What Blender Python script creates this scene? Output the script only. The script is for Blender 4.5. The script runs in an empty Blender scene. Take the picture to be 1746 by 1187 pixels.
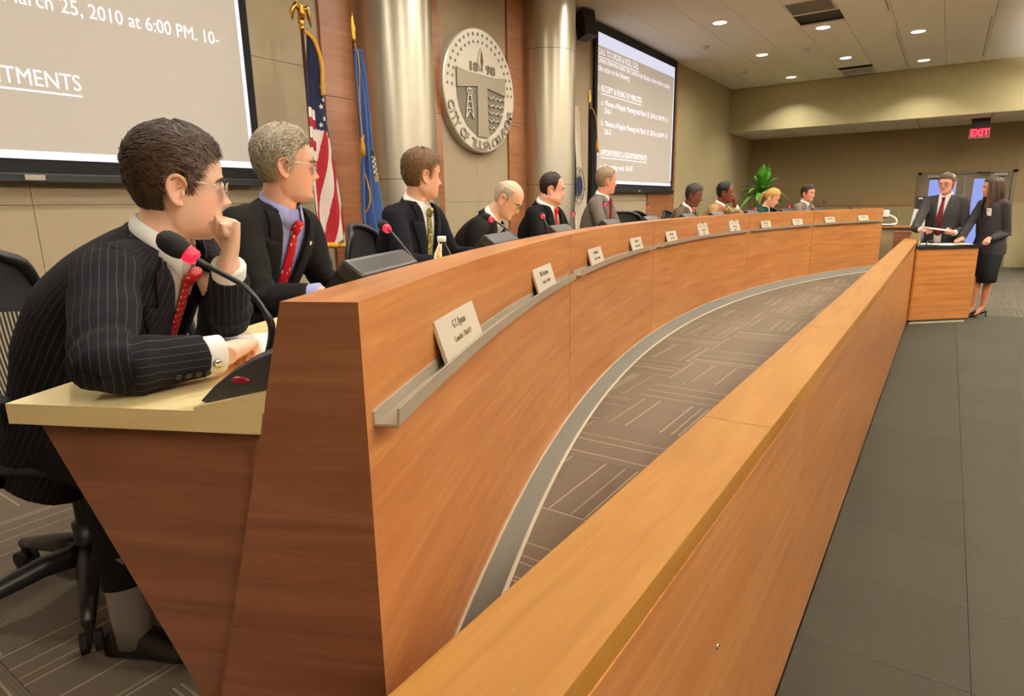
import bpy, bmesh, math, random
import numpy as np
from mathutils import Vector, Matrix, noise
from mathutils.bvhtree import BVHTree
PI = math.pi
random.seed(7); RNG = np.random.default_rng(7)
SC = bpy.context.scene
COL = SC.collection
# ------------------------------------------------------------------ camera, world, light, exposure
H = 1.5                                   # eye height above the public floor
W = 0.405                                 # height of the raised floor behind the railing
ZC = 4.0                                  # ceiling
def camera():
    r, p, y = -0.0173224, 0.2243953, 0.6034548
    f = Vector((math.cos(y)*math.cos(p), math.sin(y)*math.cos(p), -math.sin(p)))
    rt = Vector((math.sin(y), -math.cos(y), 0)); dn = f.cross(rt)
    c, s = math.cos(r), math.sin(r)
    X = c*rt - s*dn; D = s*rt + c*dn
    cam = bpy.data.cameras.new('camera'); o = bpy.data.objects.new('camera', cam); COL.objects.link(o)
    m = Matrix.Identity(4)
    for i in range(3):
        m[i][0] = X[i]; m[i][1] = -D[i]; m[i][2] = -f[i]
    m.translation = Vector((0, 0, H)); o.matrix_world = m
    cam.sensor_fit = 'HORIZONTAL'; cam.sensor_width = 36.0; cam.lens = 36.0*1062.94/1746.0
    cam.clip_start = 0.02; cam.clip_end = 100
    SC.camera = o
camera()
SC.view_settings.view_transform = 'Standard'; SC.view_settings.look = 'None'
SC.view_settings.gamma = 1.0; SC.view_settings.use_curve_mapping = False
SC.view_settings.exposure = 0.30
SC.cycles.max_bounces = 8; SC.cycles.diffuse_bounces = 6; SC.cycles.glossy_bounces = 4
SC.cycles.transparent_max_bounces = 8; SC.cycles.caustics_reflective = False; SC.cycles.caustics_refractive = False
wd = bpy.data.worlds.new('world'); SC.world = wd; wd.use_nodes = True
wd.node_tree.nodes['Background'].inputs[0].default_value = (0.26, 0.33, 0.75, 1)
wd.node_tree.nodes['Background'].inputs[1].default_value = 1.0
LAMP_W = 20.0                             # watts of one recessed downlight
def area_lamp(name, loc, size, watts, col=(1, .935, .83), rot=(0, 0, 0), shape='DISK', size_y=None, spread=PI):
    l = bpy.data.lights.new(name, 'AREA'); l.energy = watts; l.color = col; l.shape = shape; l.size = size
    if size_y: l.size_y = size_y
    l.spread = spread
    o = bpy.data.objects.new(name, l); o.location = loc; o.rotation_euler = rot; COL.objects.link(o); return o
# two fill lamps added over the public seats, behind and right of the camera
area_lamp('fill_light', (1.5, -3.2, 3.96), 4.5, 70, shape='RECTANGLE', size_y=2.4)
area_lamp('fill_light', (8.0, -4.2, 3.96), 6.0, 60, shape='RECTANGLE', size_y=2.4)

# ------------------------------------------------------------------ helpers
def wloc(p):
    v = Vector((0, 0, 0))
    while p is not None:
        v += p.location; p = p.parent
    return v
def tag(o, label=None, cat=None, group=None, kind=None):
    if label: o['label'] = label
    if cat: o['category'] = cat
    if group: o['group'] = group
    if kind: o['kind'] = kind
    return o
def thing(name, label, cat, loc=(0, 0, 0), group=None, kind=None):
    o = bpy.data.objects.new(name, None); COL.objects.link(o); o.location = loc; o.empty_display_size = .1
    return tag(o, label, cat, group, kind)
def mk(name, V, F, mat, parent=None, uv=None, smooth=False, kind=None, fm=None):
    """one mesh object; V in world coordinates (before its parent is turned); uv = per face lists; fm = material index per face"""
    off = np.array(wloc(parent)) if parent is not None else np.zeros(3)
    V = np.asarray(V, float).reshape(-1, 3) - off
    me = bpy.data.meshes.new(name)
    me.from_pydata([tuple(v) for v in V], [], [tuple(int(i) for i in f) for f in F])
    for m in (mat if isinstance(mat, (list, tuple)) else [mat]): me.materials.append(m)
    if fm is not None: me.polygons.foreach_set('material_index', np.asarray(fm, dtype=np.int32))
    if smooth: me.polygons.foreach_set('use_smooth', np.ones(len(F), dtype=bool))
    if uv is not None:
        l = me.uv_layers.new(name='UVMap'); flat = [c for f in uv for p in f for c in p]
        l.data.foreach_set('uv', flat)
    me.update()
    o = bpy.data.objects.new(name, me); COL.objects.link(o)
    if parent is not None: o.parent = parent
    if kind: o['kind'] = kind
    return o
def from_bm(name, bm, mat, parent=None, smooth=False, kind=None, grain=None, uvoff=0.0):
    bm.normal_update()
    V = [v.co.copy() for v in bm.verts]; bm.verts.index_update()
    F = [[v.index for v in f.verts] for f in bm.faces]
    uv = None
    if grain is not None:
        uv = []
        for f in bm.faces:
            n = f.normal; ax = max(range(3), key=lambda i: abs(n[i])); oth = [i for i in range(3) if i != ax]
            u = grain if grain in oth else oth[0]; v_ = [i for i in oth if i != u][0]
            uv.append([(v.co[u]+uvoff, v.co[v_]+ax*3.1) for v in f.verts])
    bm.free()
    return mk(name, V, F, mat, parent, uv, smooth, kind)
def box_bm(c, s, bevel=0.0, rot=None, seg=2):
    bm = bmesh.new(); bmesh.ops.create_cube(bm, size=1)
    for v in bm.verts: v.co = Vector((v.co.x*s[0], v.co.y*s[1], v.co.z*s[2]))
    if bevel: bmesh.ops.bevel(bm, geom=bm.edges[:], offset=bevel, segments=seg, affect='EDGES', profile=.6)
    M = Matrix.Translation(Vector(c)) @ (rot.to_4x4() if rot is not None else Matrix.Identity(4))
    for v in bm.verts: v.co = M @ v.co
    return bm
def rbox(name, c, s, mat, parent=None, bevel=0.003, rot=None, kind=None, grain=None, uvoff=0.0, smooth=False):
    return from_bm(name, box_bm(c, s, bevel, rot), mat, parent, smooth, kind, grain, uvoff)
def rotz(a): return Matrix.Rotation(a, 3, 'Z')
def frames(path):
    P = [Vector(p) for p in path]; n = len(P); T = []
    for i in range(n):
        t = (P[min(i+1, n-1)] - P[max(i-1, 0)]); T.append(t.normalized())
    ref = Vector((0, 0, 1)) if abs(T[0].z) < .9 else Vector((1, 0, 0))
    N = []; nrm = (ref - T[0]*ref.dot(T[0])).normalized()
    for t in T:
        nrm = (nrm - t*nrm.dot(t)).normalized(); N.append(nrm)
    return P, T, N
def tube_vf(path, rad, n=12, caps=True):
    P, T, N = frames(path); V = []; F = []
    for i, p in enumerate(P):
        r = rad[i] if hasattr(rad, '__len__') else rad
        b = T[i].cross(N[i])
        for k in range(n):
            a = 2*PI*k/n; V.append(p + (N[i]*math.cos(a) + b*math.sin(a))*r)
    m = len(P)
    for i in range(m-1):
        for k in range(n):
            k2 = (k+1) % n; F.append((i*n+k, i*n+k2, (i+1)*n+k2, (i+1)*n+k))
    if caps:
        F.append(tuple(range(n-1, -1, -1))); F.append(tuple((m-1)*n+k for k in range(n)))
    return V, F
def tube(name, path, rad, mat, parent=None, n=12, kind=None, caps=True, smooth=True):
    V, F = tube_vf(path, rad, n, caps); return mk(name, V, F, mat, parent, None, smooth, kind)
def join_vf(parts):
    V = []; F = []
    for v, f in parts:
        o = len(V); V += [Vector(x) for x in v]; F += [tuple(i+o for i in q) for q in f]
    return V, F
def lathe_vf(prof, c=(0, 0, 0), n=32, axis='Z', caps=True):
    V = []; F = []; m = len(prof)
    for r, z in prof:
        for k in range(n):
            a = 2*PI*k/n; x, y = r*math.cos(a), r*math.sin(a)
            p = (x, y, z) if axis == 'Z' else ((x, z, y) if axis == 'Y' else (z, x, y))
            V.append(Vector(p) + Vector(c))
    for i in range(m-1):
        for k in range(n):
            k2 = (k+1) % n; q = (i*n+k, i*n+k2, (i+1)*n+k2, (i+1)*n+k)
            F.append(q if axis != 'Y' else q[::-1])
    if caps:
        F.append(tuple(range(n-1, -1, -1))); F.append(tuple((m-1)*n+k for k in range(n)))
    return V, F
def lathe(name, prof, c, mat, parent=None, n=32, axis='Z', smooth=True, caps=True):
    V, F = lathe_vf(prof, c, n, axis, caps); return mk(name, V, F, mat, parent, None, smooth)
def spline(pts, n):
    """Catmull-Rom through pts, n samples"""
    P = [Vector(p) for p in pts]; P = [P[0]*2-P[1]] + P + [P[-1]*2-P[-2]]; out = []
    m = len(P)-3
    for i in range(n):
        t = i/(n-1)*m; k = min(int(t), m-1); t -= k; a, b, c, d = P[k:k+4]
        out.append(.5*((2*b) + (c-a)*t + (2*a-5*b+4*c-d)*t*t + (3*b-a-3*c+d)*t**3))
    return out
def text_mesh(s, size, extrude=0.0, align='LEFT', space=1.0, offset=0.0):
    cu = bpy.data.curves.new('t', 'FONT'); cu.body = s; cu.size = size; cu.extrude = extrude; cu.align_x = align
    cu.space_character = space; cu.offset = offset; cu.resolution_u = 3
    o = bpy.data.objects.new('t', cu); COL.objects.link(o)
    dg = bpy.context.evaluated_depsgraph_get(); me = bpy.data.meshes.new_from_object(o.evaluated_get(dg))
    V = [v.co.copy() for v in me.vertices]; F = [tuple(p.vertices) for p in me.polygons]
    bpy.data.objects.remove(o); bpy.data.curves.remove(cu); bpy.data.meshes.remove(me)
    return V, F
def put_text(name, s, size, origin, xd, yd, mat, parent=None, extrude=0.0, align='LEFT', space=1.0, sx=1.0, bold=0.0, kind=None):
    V, F = text_mesh(s, size, extrude, align, space, bold)
    xd = Vector(xd).normalized(); yd = Vector(yd).normalized(); zd = xd.cross(yd); o = Vector(origin)
    return mk(name, [o + xd*v.x*sx + yd*v.y + zd*v.z for v in V], F, mat, parent, kind=kind)
def copy_tree(o, parent=None):
    c = o.copy(); COL.objects.link(c)
    if parent is not None: c.parent = parent
    for ch in list(o.children): copy_tree(ch, c)
    return c

# ------------------------------------------------------------------ materials
def lin(r, g, b):
    f = lambda c: (c/255)/12.92 if c/255 <= .04045 else ((c/255+.055)/1.055)**2.4
    return (f(r), f(g), f(b), 1)
def mat(name, col, rough=.5, metal=0.0, emit=None, estr=0.0, spec=.5, bump=0.0, bscale=200.0, var=0.0, vscale=8.0, coat=0.0, sss=0.0, alpha=1.0, trans=0.0):
    m = bpy.data.materials.new(name); m.use_nodes = True; nt = m.node_tree; b = nt.nodes['Principled BSDF']
    b.inputs['Base Color'].default_value = col; b.inputs['Roughness'].default_value = rough; b.inputs['Metallic'].default_value = metal
    b.inputs['Specular IOR Level'].default_value = spec
    if coat: b.inputs['Coat Weight'].default_value = coat; b.inputs['Coat Roughness'].default_value = .15
    if sss: b.inputs['Subsurface Weight'].default_value = sss; b.inputs['Subsurface Radius'].default_value = (.012, .005, .003); b.inputs['Subsurface Scale'].default_value = 1.0
    if trans: b.inputs['Transmission Weight'].default_value = trans
    if alpha < 1: b.inputs['Alpha'].default_value = alpha
    if emit: b.inputs['Emission Color'].default_value = emit; b.inputs['Emission Strength'].default_value = estr
    if bump or var:
        tc = nt.nodes.new('ShaderNodeTexCoord')
    if bump:
        n = nt.nodes.new('ShaderNodeTexNoise'); n.inputs['Scale'].default_value = bscale; n.inputs['Detail'].default_value = 3
        nt.links.new(tc.outputs['Object'], n.inputs['Vector'])
        bp = nt.nodes.new('ShaderNodeBump'); bp.inputs['Strength'].default_value = bump; bp.inputs['Distance'].default_value = .002
        nt.links.new(n.outputs['Fac'], bp.inputs['Height']); nt.links.new(bp.outputs['Normal'], b.inputs['Normal'])
    if var:
        n = nt.nodes.new('ShaderNodeTexNoise'); n.inputs['Scale'].default_value = vscale; n.inputs['Detail'].default_value = 4
        nt.links.new(tc.outputs['Object'], n.inputs['Vector'])
        mx = nt.nodes.new('ShaderNodeMixRGB'); mx.blend_type = 'MULTIPLY'; mx.inputs[0].default_value = 1
        rp = nt.nodes.new('ShaderNodeMapRange'); rp.inputs[1].default_value = .25; rp.inputs[2].default_value = .75; rp.inputs[3].default_value = 1-var; rp.inputs[4].default_value = 1+var
        nt.links.new(n.outputs['Fac'], rp.inputs[0]); mx.inputs[1].default_value = col
        nt.links.new(rp.outputs[0], mx.inputs[2]); nt.links.new(mx.outputs[0], b.inputs['Base Color'])
    return m
def wood_mat(name, c1, c2, c3, rough=.32, coat=.25, su=1.3, sv=26.0, contrast=1.0, spec=.5):
    """veneer: UV.x runs along the grain in metres"""
    m = bpy.data.materials.new(name); m.use_nodes = True; nt = m.node_tree; b = nt.nodes['Principled BSDF']; L = nt.links.new
    uv = nt.nodes.new('ShaderNodeUVMap'); oi = nt.nodes.new('ShaderNodeObjectInfo')
    mp = nt.nodes.new('ShaderNodeMapping'); mp.inputs['Scale'].default_value = (su, sv, 1); L(uv.outputs[0], mp.inputs[0])
    cb = nt.nodes.new('ShaderNodeCombineXYZ'); ml = nt.nodes.new('ShaderNodeMath'); ml.operation = 'MULTIPLY'; ml.inputs[1].default_value = 37
    L(oi.outputs['Random'], ml.inputs[0]); L(ml.outputs[0], cb.inputs[2]); L(ml.outputs[0], cb.inputs[0]); L(cb.outputs[0], mp.inputs['Location'])
    n1 = nt.nodes.new('ShaderNodeTexNoise'); n1.inputs['Scale'].default_value = 1; n1.inputs['Detail'].default_value = 6; n1.inputs['Roughness'].default_value = .6; n1.inputs['Distortion'].default_value = .6
    L(mp.outputs[0], n1.inputs['Vector'])
    mp2 = nt.nodes.new('ShaderNodeMapping'); mp2.inputs['Scale'].default_value = (su*6, sv*9, 1); L(uv.outputs[0], mp2.inputs[0])
    n2 = nt.nodes.new('ShaderNodeTexNoise'); n2.inputs['Scale'].default_value = 1; n2.inputs['Detail'].default_value = 3; L(mp2.outputs[0], n2.inputs['Vector'])
    mp3 = nt.nodes.new('ShaderNodeMapping'); mp3.inputs['Scale'].default_value = (su*1.2, sv*.12, 1); L(uv.outputs[0], mp3.inputs[0])
    n3 = nt.nodes.new('ShaderNodeTexNoise'); n3.inputs['Scale'].default_value = 1; n3.inputs['Detail'].default_value = 2; L(mp3.outputs[0], n3.inputs['Vector'])
    a1 = nt.nodes.new('ShaderNodeMath'); a1.operation = 'MULTIPLY_ADD'; a1.inputs[1].default_value = .28; L(n2.outputs['Fac'], a1.inputs[0]); L(n1.outputs['Fac'], a1.inputs[2])
    a2 = nt.nodes.new('ShaderNodeMath'); a2.operation = 'MULTIPLY_ADD'; a2.inputs[1].default_value = .35; L(n3.outputs['Fac'], a2.inputs[0]); L(a1.outputs[0], a2.inputs[2])
    rp = nt.nodes.new('ShaderNodeValToRGB'); e = rp.color_ramp.elements
    mid = .815; e[0].position = mid-.2/contrast; e[0].color = c1; e[1].position = mid+.2/contrast; e[1].color = c3
    x = rp.color_ramp.elements.new(mid); x.color = c2
    L(a2.outputs[0], rp.inputs[0]); L(rp.outputs[0], b.inputs['Base Color'])
    b.inputs['Roughness'].default_value = rough; b.inputs['Specular IOR Level'].default_value = spec; b.inputs['Coat Weight'].default_value = coat; b.inputs['Coat Roughness'].default_value = .22
    bp = nt.nodes.new('ShaderNodeBump'); bp.inputs['Strength'].default_value = .06; bp.inputs['Distance'].default_value = .001
    L(n2.outputs['Fac'], bp.inputs['Height']); L(bp.outputs[0], b.inputs['Normal'])
    return m
def carpet_mat(name, base, l1, l2, ribs=26.0, dens=.80):
    """one carpet tile, UV 0..1: fine ribs and a few pale yarn lines, different on every tile"""
    m = bpy.data.materials.new(name); m.use_nodes = True; nt = m.node_tree; b = nt.nodes['Principled BSDF']; L = nt.links.new
    def N(t, **k):
        n = nt.nodes.new(t)
        for a, v in k.items(): setattr(n, a, v)
        return n
    def M(op, a, b_=None, c=None):
        n = N('ShaderNodeMath', operation=op)
        for i, v in enumerate((a, b_, c)):
            if v is None: continue
            if isinstance(v, (int, float)): n.inputs[i].default_value = v
            else: L(v, n.inputs[i])
        return n.outputs[0]
    uv = N('ShaderNodeUVMap'); sx = N('ShaderNodeSeparateXYZ'); L(uv.outputs[0], sx.inputs[0]); oi = N('ShaderNodeObjectInfo')
    u, v = sx.outputs[0], sx.outputs[1]
    cell = M('FLOOR', M('MULTIPLY', v, ribs)); fr = M('FRACT', M('MULTIPLY', v, ribs))
    wn = N('ShaderNodeTexWhiteNoise', noise_dimensions='2D'); cb = N('ShaderNodeCombineXYZ'); L(cell, cb.inputs[0]); L(M('MULTIPLY', oi.outputs['Random'], 91.7), cb.inputs[1]); L(cb.outputs[0], wn.inputs['Vector'])
    sc = N('ShaderNodeSeparateColor'); L(wn.outputs['Color'], sc.inputs[0])
    line = M('MULTIPLY', M('GREATER_THAN', wn.outputs['Value'], dens), M('LESS_THAN', M('ABSOLUTE', M('SUBTRACT', fr, .5)), .17))
    rib = M('MULTIPLY_ADD', M('SINE', M('MULTIPLY', v, ribs*4*PI)), .10, .92)
    ns = N('ShaderNodeTexNoise'); ns.inputs['Scale'].default_value = 260; ns.inputs['Detail'].default_value = 2
    tcn = N('ShaderNodeTexCoord'); L(tcn.outputs['Object'], ns.inputs['Vector'])
    fine = M('MULTIPLY_ADD', ns.outputs['Fac'], .5, .75)
    tone = M('MULTIPLY_ADD', oi.outputs['Random'], .10, .95)
    k = M('MULTIPLY', M('MULTIPLY', rib, fine), tone)
    mx = N('ShaderNodeMixRGB'); mx.inputs[1].default_value = l1; mx.inputs[2].default_value = l2; L(sc.outputs[1], mx.inputs[0])
    mx2 = N('ShaderNodeMixRGB'); mx2.inputs[1].default_value = base; L(mx.outputs[0], mx2.inputs[2]); L(M('MULTIPLY', line, .62), mx2.inputs[0])
    mm = N('ShaderNodeMixRGB', blend_type='MULTIPLY'); mm.inputs[0].default_value = 1; L(mx2.outputs[0], mm.inputs[1]); L(k, mm.inputs[2])
    L(mm.outputs[0], b.inputs['Base Color']); b.inputs['Roughness'].default_value = .95; b.inputs['Specular IOR Level'].default_value = .15
    bp = N('ShaderNodeBump'); bp.inputs['Strength'].default_value = .5; bp.inputs['Distance'].default_value = .003; L(ns.outputs['Fac'], bp.inputs['Height']); L(bp.outputs[0], b.inputs['Normal'])
    return m
def brushed(name, col, rough=.3, aniso=.7, tangent='Z', streak=.12):
    m = bpy.data.materials.new(name); m.use_nodes = True; nt = m.node_tree; b = nt.nodes['Principled BSDF']; L = nt.links.new
    b.inputs['Base Color'].default_value = col; b.inputs['Metallic'].default_value = 1; b.inputs['Roughness'].default_value = rough; b.inputs['Anisotropic'].default_value = aniso; b.inputs['Anisotropic Rotation'].default_value = .25
    tg = nt.nodes.new('ShaderNodeTangent'); tg.direction_type = 'RADIAL'; tg.axis = tangent; L(tg.outputs[0], b.inputs['Tangent'])
    tc = nt.nodes.new('ShaderNodeTexCoord'); mp = nt.nodes.new('ShaderNodeMapping'); mp.inputs['Scale'].default_value = (2, 2, 60); L(tc.outputs['Object'], mp.inputs[0])
    n = nt.nodes.new('ShaderNodeTexNoise'); n.inputs['Scale'].default_value = 3; n.inputs['Detail'].default_value = 4; L(mp.outputs[0], n.inputs['Vector'])
    rp = nt.nodes.new('ShaderNodeMapRange'); rp.inputs[3].default_value = rough-streak; rp.inputs[4].default_value = rough+streak; L(n.outputs['Fac'], rp.inputs[0]); L(rp.outputs[0], b.inputs['Roughness'])
    return m
MT = {}
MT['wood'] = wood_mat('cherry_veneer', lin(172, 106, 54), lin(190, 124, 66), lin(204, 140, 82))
MT['wood_end'] = wood_mat('cherry_veneer_end_shaded', lin(112, 66, 42), lin(128, 78, 50), lin(142, 90, 60), sv=22, contrast=.9)  # same cherry darkened: shade on the desk end put into the colour
MT['wood_top'] = wood_mat('maple_cap', lin(138, 90, 30), lin(148, 100, 36), lin(156, 110, 44), rough=.55, coat=.0, sv=14, spec=.3)
MT['wood_wall'] = wood_mat('wall_veneer', lin(146, 90, 54), lin(160, 102, 62), lin(174, 116, 74), sv=24)
MT['maple'] = wood_mat('pale_maple', lin(234, 208, 148), lin(242, 220, 162), lin(246, 228, 176), rough=.35, coat=.2, sv=10, contrast=.6)
MT['gap'] = mat('shadow_gap', lin(70, 60, 50), .9)
MT['seam'] = mat('seam_strip', lin(140, 112, 84), .6)
MT['alu'] = mat('painted_metal', lin(176, 168, 150), .42, metal=.35)
MT['base_grey'] = mat('grey_rubber_base', lin(94, 90, 78), .55, bump=.1)
MT['trim_light'] = mat('pale_trim', lin(190, 182, 158), .5)
MT['plate'] = mat('name_plate', lin(196, 186, 166), .5, bump=.05, bscale=400)
MT['plate_edge'] = mat('plate_edge', lin(190, 160, 130), .5)
MT['ink'] = mat('dark_print', lin(108, 100, 78), .6)
MT['carpet'] = carpet_mat('lined_carpet', lin(112, 99, 85), lin(186, 176, 152), lin(166, 152, 104))
MT['carpet_far'] = carpet_mat('lined_public_carpet', lin(76, 72, 62), lin(130, 122, 100), lin(118, 108, 80)); MT['carpet_plain'] = carpet_mat('plain_carpet', lin(62, 60, 51), lin(67, 65, 56), lin(64, 62, 53), ribs=60, dens=.98)
MT['wall_tan'] = mat('tan_fabric', lin(178, 160, 132), .9, bump=.25, bscale=350, var=.03)
MT['wall_beige'] = mat('beige_paint', lin(168, 154, 116), .8, bump=.1, bscale=150, var=.03)
MT['wall_olive'] = mat('olive_fabric', lin(158, 138, 100), .95, bump=.3, bscale=300, var=.05)
MT['soffit'] = mat('soffit_paint', lin(176, 164, 122), .8, var=.02)
MT['ceil'] = mat('ceiling_tile', lin(244, 240, 232), .95, bump=.35, bscale=300, var=.03, vscale=20)
MT['ceil_back'] = mat('ceiling_plenum', lin(70, 64, 54), .9)
MT['white_metal'] = mat('white_metal', lin(225, 222, 215), .4)
MT['lens'] = mat('lamp_lens', (1, .9, .75, 1), .5, emit=(1, .9, .72, 1), estr=9)
MT['black'] = mat('black_plastic', lin(26, 25, 26), .42, bump=.08, bscale=500)
MT['black_soft'] = mat('black_foam', lin(22, 21, 22), .9, bump=.6, bscale=300)
MT['grey_plastic'] = mat('dark_grey_plastic', lin(58, 55, 54), .38, bump=.06, bscale=500)
MT['black_mat'] = mat('matte_black', lin(18, 17, 17), .85)
MT['steel'] = brushed('brushed_steel', lin(214, 206, 186), .40, .6)
MT['seal_metal'] = mat('satin_metal', lin(222, 215, 197), .38, metal=.3, bump=.05, bscale=80)
MT['seal_dark'] = mat('grey_metal', lin(132, 124, 108), .55, metal=.25)
MT['seal_grey'] = mat('mid_grey_metal', lin(168, 158, 138), .45, metal=.4)
MT['chrome'] = mat('chrome', lin(220, 216, 206), .15, metal=1)
MT['gold'] = mat('gold', lin(212, 165, 70), .25, metal=1)
MT['gold_cloth'] = mat('gold_fringe', lin(206, 150, 40), .8, bump=.8, bscale=250)
MT['door_metal'] = mat('bronze_frame', lin(124, 110, 86), .5, metal=.2)
MT['glass'] = mat('door_glass', (1, 1, 1, 1), .05, trans=1.0)
MT['red_led'] = mat('red_ring', lin(225, 30, 50), .4, emit=lin(255, 30, 60), estr=1.1)
MT['red_exit'] = mat('exit_red', lin(255, 40, 60), .4, emit=lin(255, 50, 75), estr=2.2)
MT['exit_plate'] = mat('exit_glow', lin(90, 12, 20), .4, emit=lin(200, 30, 50), estr=.5)
MT['paper'] = mat('white_paper', lin(240, 238, 232), .7)
MT['white_plastic'] = mat('white_plastic', lin(235, 232, 225), .35)
MT['screen'] = mat('screen_cloth', lin(140, 132, 120), .9, emit=lin(206, 191, 172), estr=.47)
MT['screen_band'] = mat('screen_band', lin(180, 185, 200), .9, emit=lin(222, 226, 250), estr=.66)
MT['screen_text'] = mat('screen_text', lin(230, 228, 240), .9, emit=lin(240, 236, 250), estr=.68)
MT['mesh_black'] = mat('chair_mesh', lin(30, 29, 29), .6)
MT['water'] = mat('clear_plastic', (1, 1, 1, 1), .08, trans=1.0); MT['water'].node_tree.nodes['Principled BSDF'].inputs['IOR'].default_value = 1.12
MT['green'] = mat('green_plastic', lin(40, 140, 70), .4)

# ------------------------------------------------------------------ room shell
def tile_mesh(name, s, t, m, gap=.0006):
    """bevel-edged tile with UV 0..1 on top"""
    h = s/2-gap; b = .0015; V = []; F = []; uv = []
    for z, k in ((-t, h), (-b*.6, h), (0, h-b)):
        for x, y in ((-k, -k), (k, -k), (k, k), (-k, k)): V.append((x, y, z))
    for i in range(2):
        for k in range(4):
            k2 = (k+1) % 4; F.append((i*4+k, i*4+k2, i*4+4+k2, i*4+4+k))
    F.append((8, 9, 10, 11))
    me = bpy.data.meshes.new(name); me.from_pydata(V, [], F); me.materials.append(m)
    l = me.uv_layers.new(name='UVMap'); d = []
    for f in F:
        for i in f: d += [V[i][0]/(2*h)+.5, V[i][1]/(2*h)+.5]
    l.data.foreach_set('uv', d); me.update(); return me
fl = rbox('floor', (7.2, -2.4, -.06), (23.2, 13.8, .10), mat('carpet_base', lin(64, 62, 53), .95, bump=.5, bscale=260), bevel=0); tag(fl, kind='structure')
tp = tile_mesh("carpet_tile", .5, .012, MT["carpet_plain"]); tl = tile_mesh("carpet_tile", .5, .012, MT["carpet_far"])
for i in range(-1, 37):
    for j in range(-7, 2):
        x, y = -.6+i*.5, .274-.25+.5*j
        if x < 0 and j < -3: continue
        if y > 1.3 or (y > .3 and x < 10.9) or y < -3.4: continue
        lined = x > 10.3
        if x < 9 and y < -2.4: continue
        o = bpy.data.objects.new('carpet_tile', tl if lined else tp); COL.objects.link(o); o.parent = fl; o.location = (x, y, 0)
        o.rotation_euler[2] = PI/2*((i+j) % 2)
        o['kind'] = 'structure'
pf = rbox('floor_platform', (5.1, 2.41, W/2-.012), (17.0, 3.98, W-.004), MT['gap'], bevel=0); tag(pf, kind='structure')
tw = tile_mesh('carpet_tile', .48, .012, MT['carpet'])
for i in range(0, 31):
    for j in range(0, 8):
        x, y = -1.3+i*.48, .665+j*.48
        if j > 3 and (x > 5): continue
        o = bpy.data.objects.new('carpet_tile', tw); COL.objects.link(o); o.parent = pf; o.location = (x, y, W)
        o.rotation_euler[2] = PI/2*((i+j) % 2); o['kind'] = 'structure'
XF = 17.5; XS = 15.4; YB = 4.4; YR = -8.9; XN = -4.2
# back wall: tan fabric panels with thin joints, wood veneer panels
wb = rbox('wall_back', (6.65, YB+.13, 2.0), (21.9, .18, 4.1), MT['gap'], bevel=0); tag(wb, kind='structure')
def wall_panel(par, name, x0, x1, z0, z1, m, y=YB, t=.04, grain=None):
    g = .0012
    return tag(rbox(name, ((x0+x1)/2, y+t/2, (z0+z1)/2), (x1-x0-2*g, t, z1-z0-2*g), m, par, bevel=.002, grain=grain), kind='structure')
zs = [W, 1.55, 2.62, ZC]
def tan_run(xs):
    for a, b in zip(xs[:-1], xs[1:]):
        for c, d in zip([0] + zs[1:-1], zs[1:]): wall_panel(wb, 'fabric_panel', a, b, c, d, MT['wall_tan'])
tan_run([XN, -2.2, -1.0, .25, 1.5, 2.38, 3.04, 3.68]); tan_run([5.16, 5.76, 6.36]); tan_run([7.82, 8.45, 9.65, 10.62])
for a, b in ((3.68, 5.16), (6.36, 7.82)):
    for c, d in ((0, 1.30), (1.30, 2.42), (2.42, ZC)): wall_panel(wb, 'wood_panel', a, b, c, d, MT['wood_wall'], y=YB-.025, t=.06, grain=0)
for c, d in ((0, 1.30), (1.30, 2.42), (2.42, ZC)): wall_panel(wb, 'wood_panel', 10.62, 11.92, c, d, MT['wood_wall'], y=YB-.025, t=.06, grain=0)
wall_panel(wb, 'plain_panel', 11.92, XF, 0, ZC, MT['wall_beige'])
# far wall with double door opening, chair rail
wf = thing('wall_far', None, None, (XF, 0, 0), kind='structure')
D0, D1, DZ = -1.12, .66, 2.08
def far_box(name, y0, y1, z0, z1, m, x=XF, t=.1): return tag(rbox(name, (x+t/2, (y0+y1)/2, (z0+z1)/2), (t, y1-y0, z1-z0), m, wf, bevel=.002), kind='structure')
far_box('upper_panel', D1, YB+.15, 1.38, 3.2, MT['wall_olive']); far_box('lower_panel', D1, YB+.15, 0, 1.35, MT['wall_beige'], x=XF)
far_box('chair_rail', D1, YB, 1.345, 1.385, MT['wood_wall'], x=XF-.02, t=.05)
far_box('upper_panel', D0, D1, DZ-.02, 3.2, MT['wall_olive']); far_box('upper_panel', YR, D0, 1.38, 3.2, MT['wall_olive'])
far_box('lower_panel', YR, D0, 0, 1.385, MT['wall_beige'])
far_box('baseboard', YR, D0, 0, .11, MT['wall_beige'], x=XF-.012, t=.03)
far_box('baseboard', D1, YB, 0, .11, MT['wall_beige'], x=XF-.012, t=.03)
wr = rbox('wall_right', (6.65, YR-.06, 2.0), (21.9, .12, 4.2), MT['wall_beige'], bevel=0); tag(wr, kind='structure')
wn = rbox('wall_near', (XN-.06, -2.2, 2.0), (.12, 13.6, 4.2), MT['wall_beige'], bevel=0); tag(wn, kind='structure')
# soffit over the doors
so = rbox('trim_1', ((XS+XF)/2+.05, (YB+YR)/2, 3.06+.47), (XF-XS+.1, YB-YR, .94), MT['soffit'], bevel=.004); tag(so, kind='structure')
for j in range(10):
    y = YB-.62-1.22*j
    tag(rbox('soffit_tile', ((XS+XF)/2, y, 3.056), (XF-XS-.1, 1.20, .012), MT['ceil'], so, bevel=.003), kind='structure')
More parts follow.
